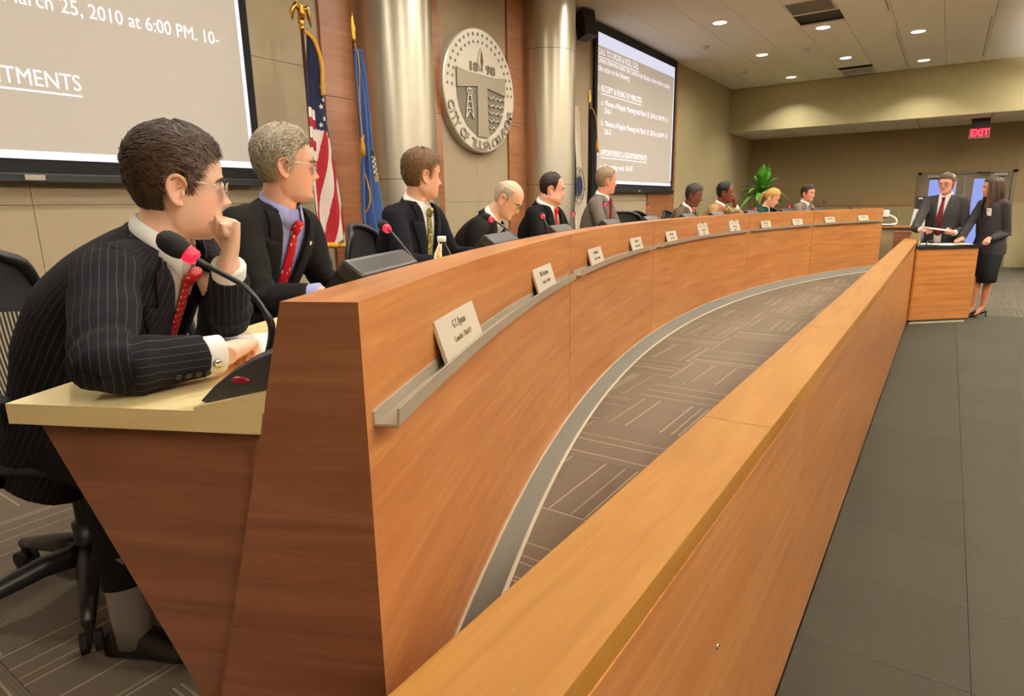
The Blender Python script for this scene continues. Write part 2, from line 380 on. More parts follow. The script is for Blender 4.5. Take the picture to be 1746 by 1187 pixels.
# ceiling with lay-in tiles 1.22 x 0.58
ce = rbox('ceiling', (6.65, -2.2, ZC+.10), (21.9, 13.6, .12), MT['ceil_back'], bevel=0); tag(ce, kind='structure')
TX, TY = 1.225, .583
def tile_obj(nm, w, h, m):
    bm = box_bm((0, 0, .012), (w-.005, h-.005, .024), .003); 
    V = [v.co.copy() for v in bm.verts]; bm.verts.index_update(); F = [[v.index for v in f.verts] for f in bm.faces]; bm.free()
    me = bpy.data.meshes.new(nm); me.from_pydata(V, [], F); me.materials.append(m); return me
ct = tile_obj('ceiling_tile', TX, TY, MT['ceil'])
VENTS = {(4, 4), (8, 4)}
def tile_xy(i, j): return 4.56+TX*(i+.5), 4.43-TY*(j+.5)
big = []
for i in range(-8, 9):
    for j in range(0, 22):
        x, y = tile_xy(i, j)
        if x > XS or x < XN-.3: continue
        if (i, j) in VENTS: continue
        if i < 1 or j > 10:
            big.append((x, y)); continue
        o = bpy.data.objects.new('ceiling_tile', ct); COL.objects.link(o); o.parent = ce; o.location = Vector((x, y, ZC)) - Vector(ce.location); o['kind'] = 'structure'
V, F = [], []
for x, y in big:
    o = len(V); w, h = TX/2-.005, TY/2-.005
    V += [(x-w, y-h, ZC+.004), (x+w, y-h, ZC+.004), (x+w, y+h, ZC+.004), (x-w, y+h, ZC+.004)]; F.append((o+3, o+2, o+1, o))
mk('ceiling_tile_field', V, F, MT['ceil'], ce, kind='stuff')
# soffit edge trim between ceiling and wall
for n_, k in enumerate(sorted(VENTS)):
    x, y = tile_xy(*k)
    if n_ == 0: x = 9.72
    v = thing('ceiling_vent', ['slatted ceiling air vent nearest the top edge, right of the wall screen', 'slatted ceiling air vent farther off, close to the soffit'][n_], 'vent', (x, y, ZC), 'ceiling vents')
    tx_, ty_ = .62, .56
    fr = [((x, y-ty_/2, ZC), (tx_, .03, .02)), ((x, y+ty_/2, ZC), (tx_, .03, .02)), ((x-tx_/2, y, ZC), (.03, ty_+.03, .02)), ((x+tx_/2, y, ZC), (.03, ty_+.03, .02))]
    for c, s in fr: rbox('frame', c, s, MT['white_metal'], v)
    rbox('backing', (x, y, ZC+.03), (tx_, ty_, .01), MT['grey_plastic'], v, bevel=0)
    for s in range(9):
        rbox('slat', (x-.27+.0675*s, y, ZC+.002), (.045, ty_-.03, .006), MT['white_metal'], v, bevel=.001, rot=Matrix.Rotation(-.5, 3, 'Y'))
# ------------------------------------------------------------------ ceiling lights
def downlight(x, y, label, z=ZC, w=1.0, spread=2.75):
    t = thing('ceiling_light', label, 'ceiling light', (x, y, z), 'recessed ceiling downlights')
    lathe('trim_ring', [(.085, .004), (.105, -.006), (.11, -.006), (.112, .002)], (x, y, z), MT['white_metal'], t, n=28, caps=False)
    lathe('lens', [(.001, .002), (.09, .001)], (x, y, z-.004), MT['lens'], t, n=28, caps=False)
    l = area_lamp('bulb', (0, 0, -.012), .16, LAMP_W*w, spread=spread); l.parent = t
    return t
def uplight(x, y, z, L_, watts, label):  # hanging trough added out of view, only to brighten the ceiling
    t = thing('fill_uplight', label, 'ceiling light', (x, y, z), 'added fill uplights out of view')
    V, F = [], []
    prof = [(-.11, .05), (-.09, -.02), (0, -.05), (.09, -.02), (.11, .05), (.10, .05), (.08, -.01), (0, -.035), (-.08, -.01), (-.10, .05)]
    n = len(prof); V = [(x+s*L_/2, y+a, z+b) for s in (-1, 1) for a, b in prof]
    F = [tuple(range(n)), tuple(range(2*n-1, n-1, -1))]+[((i+1) % n, i, n+i, n+(i+1) % n) for i in range(n)]
    mk('trough', V, F, MT['white_metal'], t)
    for s in (-.4, .4): tube('hanger', [(x+s*L_, y, z-.02), (x+s*L_, y, ZC)], .004, MT['chrome'], t, n=6)
    l = area_lamp('fill_lamp', (0, 0, .01), L_*.9, watts, rot=(PI, 0, 0), shape='RECTANGLE', size_y=.10); l.parent = t
for x_, w_ in ((-1.2, 280), (3.6, 430), (8.4, 420), (12.9, 560)): uplight(x_, -2.6, 3.35, 3.6, w_, 'added unseen fill uplight over the public seats, ' + {-1.2: 'behind the camera', 3.6: 'right of the camera', 8.4: 'nearest the lectern', 12.9: 'nearest the soffit'}[x_])
seen = [(9.73, 3.0, 'round downlight glowing nearest the top of the right wall screen'), (12.22, 3.0, 'round downlight glowing second along the row beside the back wall'),
        (14.72, 3.0, 'small round downlight glowing closest to the back corner of the soffit'), (10.95, 1.84, 'round downlight glowing just beyond the nearer ceiling vent'),
        (13.44, 1.84, 'round downlight glowing just before the farther ceiling vent'), (12.13, .69, 'round downlight glowing farthest right near the top edge'),
        (14.62, .69, 'round downlight glowing in the right row closest to the soffit')]
for x, y, l in seen: downlight(x, y, l, spread=2.0 if x > 14.5 else 2.75)
ORD = ['first', 'second', 'third', 'fourth', 'fifth']
for i in range(-1, 4):
    for y, x0 in ((3.0, 7.23), (1.84, 8.45), (.69, 9.63)): downlight(x0-2.5*i, y, ORD[i+1] + ' round ceiling downlight above the picture, ' + {3.0: 'row beside the back wall', 1.84: 'middle row', .69: 'row above the railing'}[y], w=.6 if y < 1 else 1.0) if x0-2.5*i < 9.7 and not (i < 0) else None
for x in (14.5, 10.5, 6.0, 1.5):
    for y in (-1.6, -5.2): downlight(x, y, {1.5: 'first', 6.0: 'second', 10.5: 'third', 14.5: 'fourth'}[x] + ' round downlight in the ' + ('nearer' if y > -3 else 'outer') + ' row over the public seats')
for y, q_ in ((-2.6, 'right of the doors'), (-5.5, 'far right over the public side')): downlight(16.75, y, 'added unseen fill downlight in the low soffit ceiling ' + q_, z=3.05, w=1.0)  # two out-of-view lamps added to brighten the far wall
for x0_, x1_, y_, q_ in ((9.9, 10.56, .97, 'nearest the top edge'), (11.85, 14.95, .97, 'running to the soffit between two downlight rows'), (11.8, 14.9, -.20, 'farthest right in the ceiling')):
    t = thing('linear_diffuser', 'thin white slot diffuser in the ceiling ' + q_, 'vent', ((x0_+x1_)/2, y_, ZC), 'linear ceiling diffusers')
    rbox('slot_frame', ((x0_+x1_)/2, y_, ZC-.002), (x1_-x0_, .030, .008), MT['white_metal'], t, bevel=.001); rbox('slot', ((x0_+x1_)/2, y_, ZC-.0065), (x1_-x0_-.04, .006, .002), MT['black_mat'], t, bevel=0)
for x, y in ((10.98, 3.03+.58), (13.53, 3.64), (12.21, 2.3)):
    t = thing('smoke_detector', 'small round detector disc on the ceiling ' + {10.98: 'beside the nearest left downlight', 13.53: 'near the back wall row', 12.21: 'in the middle of the tiles'}[x], 'detector', (x, y, ZC), 'ceiling detectors')
    lathe('cover', [(.06, 0), (.06, -.02), (.045, -.035), (.001, -.036)], (x, y, ZC), MT['white_metal'], t, n=20)

# ------------------------------------------------------------------ the curved council desk
CX, CY = 6.2269, -11.2055
RF, RT, RW = 13.162, 13.286, 13.81                # front face, back of the cap, outer edge of the worktop
ZT, ZWT, ZWB = 1.365, 1.186, 1.150
A0, A1 = -25.2, 23.8
SEAMS = [A0, -16.05, -6.8, 6.05, 14.75, A1]
def pol(a, R, z):
    t = math.radians(a); return Vector((CX+R*math.sin(t), CY+R*math.cos(t), z))
def arc_prism(name, prof, a0, a1, m, parent=None, n=None, end_mat=None, kind=None, smooth=False):
    n = n or max(4, int((a1-a0)/.6)); V = []; F = []; uv = []; fm = []; k = len(prof)
    cum = [0]
    for i in range(k): cum.append(cum[-1] + math.dist(prof[i], prof[(i+1) % k]))
    for i in range(n+1):
        a = a0+(a1-a0)*i/n
        for R, z in prof: V.append(pol(a, R, z))
    L = lambda i: math.radians(a0+(a1-a0)*i/n)*RF
    for i in range(n):
        for j in range(k):
            j2 = (j+1) % k; F.append((i*k+j, (i+1)*k+j, (i+1)*k+j2, i*k+j2))
            uv.append([(L(i), cum[j]), (L(i+1), cum[j]), (L(i+1), cum[j+1]), (L(i), cum[j+1])]); fm.append(0)
    for i, rev in ((0, False), (n, True)):
        idx = list(range(k)); idx = idx if not rev else idx[::-1]
        F.append(tuple(i*k+j for j in idx)); uv.append([(prof[j][0], prof[j][1]*1.0+9) for j in idx]); fm.append(1 if end_mat else 0)
    return mk(name, V, F, [m, end_mat] if end_mat else m, parent, uv, smooth, kind, fm)
desk = thing('council_desk', 'long curved cherry wood council desk with a pale worktop behind its high front', 'desk', tuple(pol(0, 13.4, W)))
zb = W+.075
slope = lambda z: RT + (ZT-z)*(13.476-13.286)/(ZT-.65)
for i in range(5):
    a, b = SEAMS[i], SEAMS[i+1]; g = .012
    a_ = a if i == 0 else a+g; b_ = b if i == 4 else b-g
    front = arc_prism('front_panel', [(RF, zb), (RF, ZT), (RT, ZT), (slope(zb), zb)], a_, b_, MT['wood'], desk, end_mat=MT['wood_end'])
    if i < 4: arc_prism('seam_strip', [(RF+.003, zb), (RF+.003, ZT-.003), (RT-.003, ZT-.003), (RT, zb)], b-g, b+g, MT['seam'], desk, n=1)
    arc_prism('base_strip', [(RF-.055, W+.002), (RF-.001, zb), (RF+.2, zb), (RF+.2, W+.002)], a, b, MT['base_grey'], desk, smooth=False)
    arc_prism('trim_strip', [(RF-.064, W+.001), (RF-.058, W+.006), (RF-.05, W+.006), (RF-.05, W+.001)], a, b, MT['trim_light'], desk)
    arc_prism('trim_strip', [(RF-.006, zb-.003), (RF-.006, zb+.004), (RF, zb+.004), (RF, zb-.003)], a, b, MT['trim_light'], desk)
    arc_prism('worktop', [(RT+.052, ZWB), (RT+.050, ZWT), (RW, ZWT), (RW, ZWB)], a+(.03 if i else 0), b-(.03 if i < 4 else 0), MT['maple'], desk)
    ts, te = a+.28, b-.28
    if i == 0: ts = A0+.10
    zt = 1.164
    ty = arc_prism('name_tray', [(RF, zt), (RF-.043, zt), (RF-.046, zt+.030), (RF-.042, zt+.030), (RF-.040, zt+.004), (RF-.004, zt+.004), (RF-.004, zt+.024), (RF, zt+.024)], ts, te, MT['alu'], desk)
    for q in (.08, .3, .5, .7, .92):
        p = pol(ts+(te-ts)*q, RF-.005, zt+.015); d = pol(ts+(te-ts)*q, 1, 0)-pol(ts+(te-ts)*q, 0, 0)
        s = lathe('screw', [(.006, 0), (.004, -.003)], (0, 0, 0), MT['chrome'], ty, n=8, axis='Y')
        s.location = p - wloc(ty); s.rotation_euler[2] = -math.radians(ts+(te-ts)*q)
# end panel under the worktop (slanted back edge), slightly set back
def end_prism(name, poly, a, da, m, parent, grain_x=True):
    V = [pol(a, R, z) for R, z in poly] + [pol(a+da, R, z) for R, z in poly]; k = len(poly)
    F = [tuple(range(k)), tuple(range(2*k-1, k-1, -1))] + [((i+1) % k, i, k+i, k+(i+1) % k) for i in range(k)]
    uv = [[(poly[i][0], poly[i][1]) for i in range(k)], [(poly[i-k][0], poly[i-k][1]) for i in range(2*k-1, k-1, -1)]] + [[(0, 0), (.1, 0), (.1, 1), (0, 1)]]*k
    return mk(name, V, F, m, parent, uv)
PZ = [(13.30, ZWB), (13.786, ZWB), (13.45, W+.002), (13.30, W+.002)]
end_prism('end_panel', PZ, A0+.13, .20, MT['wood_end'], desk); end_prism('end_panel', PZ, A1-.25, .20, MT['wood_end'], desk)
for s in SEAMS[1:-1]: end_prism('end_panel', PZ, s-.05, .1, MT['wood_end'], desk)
# wedge block on the worktop end
wedge = [(13.33, ZWT), (13.455, ZWT), (13.455, ZWT+.004), (13.33, ZWT+.040)]
end_prism('wedge_block', [(13.332, ZWT), (13.455, ZWT), (13.455, ZWT+.006), (13.325, ZWT+.036)], A0, 1.35, MT['maple'], desk)

# ------------------------------------------------------------------ name plates in the tray
def nameplate(a, lines, label, h=.105, back=0.0, w=.30, sizes=None, top_off=.012):
    zt = 1.169
    t = thing('name_plate', label, 'name plate', (0, 0, 0), 'name plates in the desk tray')
    tilt = .30 if back == 0 else .12
    R = Matrix.Rotation(tilt, 3, 'X') @ Matrix.Identity(3)
    bm = box_bm((0, .0055, h/2), (w, .009, h), .0012); M = Matrix.Rotation(-tilt, 3, 'X')
    for v in bm.verts: v.co = M @ v.co
    from_bm('plate', bm, MT['plate'], t)
    z = h-top_off
    for k, s in enumerate(lines):
        sz = (sizes or [.026, .019])[k]; z -= sz*.85
        if not s: continue
        put_text('lettering', s, sz, M @ Vector((0, -.0002, z)), (1, 0, 0), M @ Vector((0, 0, 1)), MT['ink'], t, align='CENTER', sx=.80, extrude=.0004, kind='stuff'); z -= .014
    t.location = pol(a, RF-.036+back, zt); t.rotation_euler[2] = -math.radians(a)
    return t
PA = [-22.98, -18.42, -13.78, -9.16, -4.70, -.42, 3.90, 8.18, 12.5, 16.84, 21.2]
nameplate(PA[0], ['G.T. Bynum', 'Councilor - District 9'], 'name plate with two printed lines nearest the camera, at the desk end')
nameplate(PA[1], ['Bill Christiansen', 'Councilor - District 8'], 'name plate second from the near end of the desk tray')
nameplate(PA[2], ['Jim Mautino', 'Councilor - District 6'], 'name plate third from the near end, first on the second tray')
nameplate(PA[3], ['Chris Trail', 'Councilor - District 5'], 'name plate fourth from the near end, just before a tray joint')
nameplate(PA[4], ['Jim Hewgley', 'Councilor - District'], 'single name plate just after the second tray joint, left of the stacked pairs')
nameplate(PA[5], ['', 'Councilor', 'District'], 'front plate of the first stacked pair of name plates', sizes=[.006, .028, .022])
nameplate(PA[5]-.03, ['Council'], 'taller rear plate of the first stacked pair of name plates', h=.165, back=.018, w=.31)
nameplate(PA[6], ['', 'Maria Barnes', 'District 4'], 'front plate of the second stacked pair of name plates', sizes=[.006, .028, .022])
nameplate(PA[6]-.03, ['Council'], 'taller rear plate of the second stacked pair of name plates', h=.165, back=.018, w=.31)
nameplate(PA[7], ['Rick Westcott', 'District 2'], 'name plate first right of the stacked pairs, in front of the blonde woman')
nameplate(PA[8], ['Jack Henderson', 'District 1'], 'name plate in front of the smiling man, before the last tray joint')
nameplate(PA[9], ['Staff Attorney'], 'single line name plate first on the last tray')
nameplate(PA[10], ['Secretary'], 'single line name plate at the far end of the desk')

# ------------------------------------------------------------------ monitors, microphones
def make_monitor():
    t = thing('monitor', None, 'monitor', (0, 0, 0), 'desk monitors')
    # local: +Y towards the seat, origin on the worktop; panel leans back with its top towards the hall
    Rm = Matrix.Rotation(-.62, 3, 'X').to_3x3()
    M = Matrix.Rotation(.66, 3, 'X')
    def put(bm, name, m, par=t, **k):
        for v in bm.verts: v.co = M @ v.co + Vector((0, .145, .004))
        return from_bm(name, bm, m, par, **k)
    put(box_bm((0, 0, .125), (.325, .034, .25), .008), 'casing', MT['black'])
    put(box_bm((0, -.016, .236), (.335, .060, .036), .011, seg=3), 'top_bar', mat('monitor_bar', lin(46, 42, 41), .35, bump=.06, bscale=500))
    put(box_bm((0, -.034, .115), (.23, .04, .15), .012), 'back_housing', MT['black'])
    put(box_bm((0, .0185, .125), (.28, .002, .20), 0), 'screen', MT['black_mat'])
    rbox('stand', (0, .10, .02), (.20, .14, .04), MT['black'], t, bevel=.01)
    return t
MON = [-22.95, -18.30, -14.05, -9.28, -4.7, -.1, 3.6, 8.2, 12.8, 16.95, 21.8]
ML = ['monitor beside the grey haired man in glasses, nearest desk monitor', 'monitor in front of the bowed elderly man', 'monitor in front of the balding man in a red tie', 'monitor in front of the man in a grey suit and red tie',
      'monitor in front of the empty chair by the wood panel', 'monitor in front of the man in the brown suit, left of him', 'monitor in front of the man in the tan jacket', 'monitor left of the blonde woman',
      'monitor right of the blonde woman', 'monitor in front of the smiling man', 'last monitor at the far end, nobody behind it']
mon = make_monitor(); MONS = []
for i, a in enumerate(MON):
    o = mon if i == 0 else copy_tree(mon)
    o.location = pol(a, 13.345, ZWT); o.rotation_euler[2] = -math.radians(a); o['label'] = ML[i]; MONS.append(o)
def gooseneck(name, path, label, lit=True, head=.017, base=True):
    p = spline(path, 24); t = thing(name, label, 'microphone', tuple(Vector(path[0])), 'gooseneck microphones')
    d = (p[-1]-p[-2]).normalized()
    tube('gooseneck', p, [.0065 if k < 10 else .0045 for k in range(24)], MT['black'], t, n=10)
    e = p[-1]
    tube('light_ring', [e-d*.012, e-d*.008, e+d*.006, e+d*.010], [.009, .0135, .0145, .012], MT['red_led'] if lit else MT['black'], t, n=18)
    tube('windscreen', [e+d*s for s in (.008, .012, .022, .034, .046, .054, .058)], [head*.7, head*.92, head*1.1, head*1.12, head, head*.65, head*.15], MT['black_soft'], t, n=18)
    return t
MICS = [(-20.21, 1.432, -20.7, 'microphone with a red ring in front of the man in the gold tie'), (-15.49, 1.435, -15.62, 'microphone with a red ring in front of the bowed elderly man'), (-11.92, 1.431, -12.97, 'microphone with a red ring before the dark jacket of the balding man'),
        (-9.4, 1.431, -11.26, 'microphone with a red ring right of the balding man'), (-6.33, 1.496, -7.48, 'microphone with a red ring against the grey suit jacket'), (-1.75, 1.466, -2.85, 'microphone with a red ring before the empty chair'),
        (3.55, 1.433, 2.19, 'microphone before the man in the brown suit'), (7.22, 1.427, 6.15, 'microphone before the man in the tan jacket'), (11.28, 1.375+.03, 10.18, 'microphone left of the blonde woman'),
        (15.51, 1.415, 14.4, 'microphone between the blonde woman and the smiling man'), (19.85, 1.462, 19.27, 'microphone without a red glow right of the smiling man')]
for i, (a, z, ab, lab) in enumerate(MICS):
    b = pol(ab+(ab-a)*.55, 13.42, ZWT); h = pol(a, 13.60, z); top = b + Vector((0, 0, .10)); mid = b.lerp(h, .42)+Vector((0, 0, .085))
    g = gooseneck('desk_microphone', [b, b.lerp(top, .6), top.lerp(mid, .35)+Vector((0, 0, .02)), mid, h.lerp(mid, .35)+Vector((0, 0, .004)), h], lab, lit=(i != 10))
    bb = box_bm((0, 0, .014), (.13, .10, .028), .008); Mz = Matrix.Translation(b) @ Matrix.Rotation(-math.radians(ab), 4, 'Z')
    for v in bb.verts: v.co = Mz @ v.co
    from_bm('base', bb, MT['black'], g)
# the near microphone on its wedge base
def near_mic():
    g = gooseneck('desk_microphone', [(.645, .985, 1.225), (.640, .948, 1.29), (.632, .945, 1.325), (.612, .965, 1.372), (.588, 1.02, 1.405), (.566, 1.042, 1.428)], 'large microphone with a red ring nearest the camera, on a sloping black base', head=.0175)
    # base: sloped body, rounded nose pointing left of the picture, along the end of the desk
    d = (pol(A0, 14, 0)-pol(A0, 13, 0)); s = Vector((-d.y, d.x, 0)) * -1     # d outward along the end, s along the desk
    o = pol(A0+.06, 13.29, ZWT)
    prof = [(.0, .0), (.0, .075), (.03, .085), (.06, .078), (.10, .060), (.14, .034), (.165, .010), (.15, -.002)]
    tl = .0
    V = []; n = len(prof); ws = [0, .012, .10, .112]
    for k, w in enumerate(ws):
        for (q, z) in prof:
            q2, z2 = q, z
            if k in (0, 3): z2 = z*.86+.003; q2 = q*.97
            slope_z = max(0, .042*(1-q/.18))
            V.append(o + d*q2 + s*w + Vector((0, 0, z2*.78+slope_z)))
    F = [tuple(range(n)), tuple(3*n+i for i in range(n-1, -1, -1))]
    for k in range(3):
        for i in range(n): F.append((k*n+(i+1) % n, k*n+i, (k+1)*n+i, (k+1)*n+(i+1) % n))
    mk('base', V, F, MT['grey_plastic'], g)
    c = o + d*.085 + s*(-.0015) + Vector((0, 0, .050))
    V, F = lathe_vf([(.001, .003), (.7, .003), (1, 0)], n=20); b = [c + d*v.x*.017 + Vector((0, 0, 1))*v.y*.0065 - d*v.y*.002*0 - s*v.z for v in V]
    mk('lamp', b, F, mat('dark_red_lamp', lin(120, 20, 26), .3, emit=lin(200, 30, 40), estr=.06), g)
near_mic()
bt = thing('water_bottle', 'clear plastic water bottle behind the desk front near the gold tie', 'bottle', tuple(pol(-20.05, 13.42, ZWT)))
lathe('bottle_body', [(.001, .001), (.032, .002), (.033, .02), (.031, .05), (.033, .08), (.031, .11), (.033, .135), (.030, .16), (.014, .19), (.013, .2)], pol(-20.05, 13.42, ZWT), MT['water'], bt, n=20, caps=False)
lathe('cap', [(.0145, .2), (.015, .203), (.015, .218), (.001, .219)], pol(-20.05, 13.42, ZWT), MT['white_plastic'], bt, n=16)

# ------------------------------------------------------------------ railing
rail = thing('railing', 'long straight cherry wood railing with a broad polished maple cap', 'railing', (4.3, .35, 0))
YO, YI, ZR = .274, .428, 1.003
cx = [-1.2, 1.42, 2.72, 3.3, 5.7, 8.1, 9.62]
for i, (a, b) in enumerate(zip(cx[:-1], cx[1:])): rbox('cap', ((a+b)/2, (YO+YI)/2, ZR-.022), (b-a-.0015, YI-YO, .044), MT['wood_top'], rail, bevel=.0025, grain=0, uvoff=i*7.7)
px = [-1.2, 1.9, 4.3, 6.7, 9.62]
for i, (a, b) in enumerate(zip(px[:-1], px[1:])):
    rbox('outer_panel', ((a+b)/2, YO+.012, (ZR-.05+.01)/2), (b-a-.001, .02, ZR-.062), MT['wood'], rail, bevel=.001, grain=0, uvoff=i*5.1)
    rbox('inner_panel', ((a+b)/2, YI-.012, (ZR-.05+W)/2), (b-a-.001, .02, ZR-.05-W), MT['wood'], rail, bevel=.001, grain=0, uvoff=i*3.3)
rbox('reveal', (4.21, (YO+YI)/2, ZR-.048), (10.82, YI-YO-.012, .012), MT['gap'], rail, bevel=0)
rbox('core', (4.21, (YO+YI)/2, .48), (10.80, YI-YO-.05, .94), MT['gap'], rail, bevel=0)
rbox('end_post', (9.61, (YO+YI)/2, .48), (.02, YI-YO-.004, .955), MT['wood'], rail, bevel=.001, grain=2)

# ------------------------------------------------------------------ lectern
lec = thing('lectern', 'cherry wood lectern with a dark top at the end of the railing', 'lectern', (9.35, .09, 0))
e0 = Vector((8.95, .235, 0)); e1 = Vector((9.50, -.355, 0)); eu = (e1-e0).normalized(); ev = Vector((-eu.y, eu.x, 0)); LW = (e1-e0).length; LD = .36
def lec_box(name, u0, u1, v0, v1, z0, z1, m, bevel=.003, grain=0, par=lec):
    bm = box_bm(((u0+u1)/2, (v0+v1)/2, (z0+z1)/2), (u1-u0, v1-v0, z1-z0), bevel)
    bm.normal_update(); uvs = []
    for f in bm.faces:
        n = f.normal; ax = max(range(3), key=lambda i: abs(n[i])); oth = [i for i in range(3) if i != ax]
        uvs.append([(v.co[oth[0]], v.co[oth[1]]) for v in f.verts])
    bm.verts.index_update(); V = [e0 + eu*v.co.x + ev*v.co.y + Vector((0, 0, v.co.z)) for v in bm.verts]; F = [[v.index for v in f.verts] for f in bm.faces]; bm.free()
    return mk(name, V, F, m, par, uvs)
FP = [e0, e1, e1+ev*LD, e1+ev*LD-eu*.50]          # trapezoid footprint: its left side is cut along the railing
FP[0] = Vector((8.94, .262, 0)); FP[3] = Vector((FP[3].x, .262, 0))
def wall_slab(name, a, b, t, z0, z1, m, par=lec):
    d = (b-a).normalized(); n = Vector((-d.y, d.x, 0)); P4 = [a, b, b+n*t-d*t*.0, a+n*t]; V = [p+Vector((0, 0, z)) for z in (z0, z1) for p in P4]; L_ = (b-a).length
    F = [(3, 2, 1, 0), (4, 5, 6, 7), (0, 1, 5, 4), (1, 2, 6, 5), (2, 3, 7, 6), (3, 0, 4, 7)]
    uv = [[(0, 0), (L_, 0), (L_, t), (0, t)]]*2 + [[(0, z0), (L_, z0), (L_, z1), (0, z1)], [(0, z0), (t, z0), (t, z1), (0, z1)]]*2
    return mk(name, V, F, m, par, uv)
def poly_slab(name, pts, z0, z1, m, par=lec):
    n = len(pts); V = [p+Vector((0, 0, z0)) for p in pts]+[p+Vector((0, 0, z1)) for p in pts]
    return mk(name, V, [tuple(range(n-1, -1, -1)), tuple(range(n, 2*n))]+[(i, (i+1) % n, n+(i+1) % n, n+i) for i in range(n)], m, par)
for k in range(4): wall_slab(['side_panel', 'end_panel', 'side_panel', 'end_panel'][k], FP[k], FP[(k+1) % 4], .022, .045, .905, MT['wood'])
cen = sum(FP, Vector((0, 0, 0)))/4
poly_slab('kick_base', [cen+(p-cen)*.90 for p in FP], 0, .045, MT['base_grey']); wall_slab('kick_trim', FP[0]+eu*.02-ev*.004, FP[1]-eu*.06-ev*.004, .03, 0, .018, MT['trim_light'])
poly_slab('top', [FP[0]-ev*.012+eu*.004, FP[1]-ev*.012+eu*.03, FP[2]+ev*.012+eu*.03, FP[3]+ev*.012], .905, .945, MT['black'])
wall_slab('edge_guard', FP[3], FP[0], .014, .945, .985, MT['alu'])
pp = thing('paper_stack', 'loose white papers lying on the lectern top beside the woman', 'papers', tuple(e0+eu*.45+ev*.15+Vector((0, 0, .946))))
for k, (u, v, a) in enumerate(((.42, .13, .1), (.56, .18, -.2), (.66, .13, .25), (.33, .2, -.1))):
    bm = box_bm((0, 0, .9475+.0022*k), (.28, .215, .0016), 0, rot=rotz(a)); c = e0+eu*u+ev*v
    for w in bm.verts: w.co += Vector((c.x, c.y, 0))
    from_bm('sheet', bm, MT['paper'], pp)
lm = gooseneck('lectern_microphone', [tuple(e0+eu*.16+ev*.08+Vector((0, 0, .946))), tuple(e0+eu*.16+ev*.08+Vector((0, 0, .975))), tuple(e0+eu*.18+ev*.09+Vector((0, 0, .995))), tuple(e0+eu*.22+ev*.1+Vector((0, 0, .99)))], 'short black microphone lying low on the lectern top', lit=False)

# ------------------------------------------------------------------ columns
for x, lab in ((4.42, 'brushed steel round column left of the seal, behind the flags'), (7.07, 'brushed steel round column right of the seal')):
    t = thing('column', lab, 'column', (x, 4.28, W), 'steel columns')
    for z0, z1 in ((W, 1.745), (1.752, 3.3), (3.307, ZC)):
        lathe('steel_sheet', [(.35, z0), (.35, z1)], (x, 4.28, 0), MT['steel'], t, n=96, caps=False)
        lathe('joint', [(.3475, z1-.004), (.3475, z1+.010)], (x, 4.28, 0), MT['seal_dark'], t, n=64, caps=False)
# ------------------------------------------------------------------ projection screens
def screen(x0, label, x1, b):
    t = thing('projection_screen', label, 'screen', (x0+1.6, 4.33, 1.7), 'wall projection screens')
    y = 4.33; z0, z1 = 1.70, 3.985
    rbox('black_border', ((x0+x1)/2, y+.006, (z0+z1)/2), (x1-x0, .006, z1-z0), MT['black_mat'], t, bevel=0)
    rbox('bottom_bar', ((x0+x1)/2, y, z0), (x1-x0+.04, .035, .055), MT['black'], t, bevel=.008)
    a, c, d = x0+.085, 1.805, 3.86
    rbox('screen_cloth', ((a+b)/2, y+.001, (c+d)/2), (b-a, .004, d-c), MT['screen'], t, bevel=0)
    bw = .045
    rbox('bright_band', ((a+b)/2, y-.002, d-.085), (b-a, .003, .17), MT['screen_band'], t, bevel=0)
    rbox('bright_band', ((a+b)/2, y-.002, c+bw/2), (b-a, .003, bw), MT['screen_band'], t, bevel=0)
    rbox('bright_band', (b-.012, y-.002, (c+d)/2), (.028, .003, d-c-.2), MT['screen_band'], t, bevel=0)
    rbox('pull_tab', (x0+1.62, y-.02, z0+.002), (.10, .006, .03), MT['alu'], t, bevel=.002)
    def line(s, x, z, size, wid=None, under=False):
        V, F = text_mesh(s, size, 0); w = max(v.x for v in V); sx = (wid/w) if wid else .85
        o = mk('text_line', [(x0+x+v.x*sx, y-.0045, z+v.y) for v in V], F, MT['screen_text'], t, kind='stuff')
        if under: rbox('underline', (x0+x+w*sx/2, y-.0045, z-.03), (w*sx, .001, .010), MT['screen_text'], t, bevel=0)
    line('CALL TO ORDER & ROLL CALL', .075, 3.575, .125, 1.42, True)
    line('Unless otherwise noted, the Council may discuss, review and/or possibly', .075, 3.47, .115, 2.80); line('take action on the following:', .075, 3.36, .115, 1.08)
    line('1.', .075, 3.09, .115); line('RECEIPT & FILING OF MINUTES', .19, 3.09, .125, 1.45, True)
    line('a.  Minutes of Regular Meeting held March', .20, 2.905, .115, 1.66); line('25, 2010 at 5:00 PM. 10-', 1.896, 2.905, .115, .964); line('216-1', .30, 2.80, .115, .225)
    line('b.  Minutes of Regular Meeting held March', .20, 2.625, .115, 1.66); line('25, 2010 at 6:00 PM. 10-', 1.896, 2.625, .115, .964); line('216-2', .30, 2.51, .115, .225)
    line('2.', .075, 2.205, .115); line('APPOINTMENTS & REAPPOINTMENTS', .19, 2.205, .125, 1.75, True)
    line('a.  Nominating work. 10-397', .20, 2.01, .115, 1.16)
screen(8.47, 'right wall screen showing the whole agenda slide', 11.70, 11.57); screen(-.116, 'large left wall screen cropped by the picture edge, behind the first man', 2.99, 2.925)
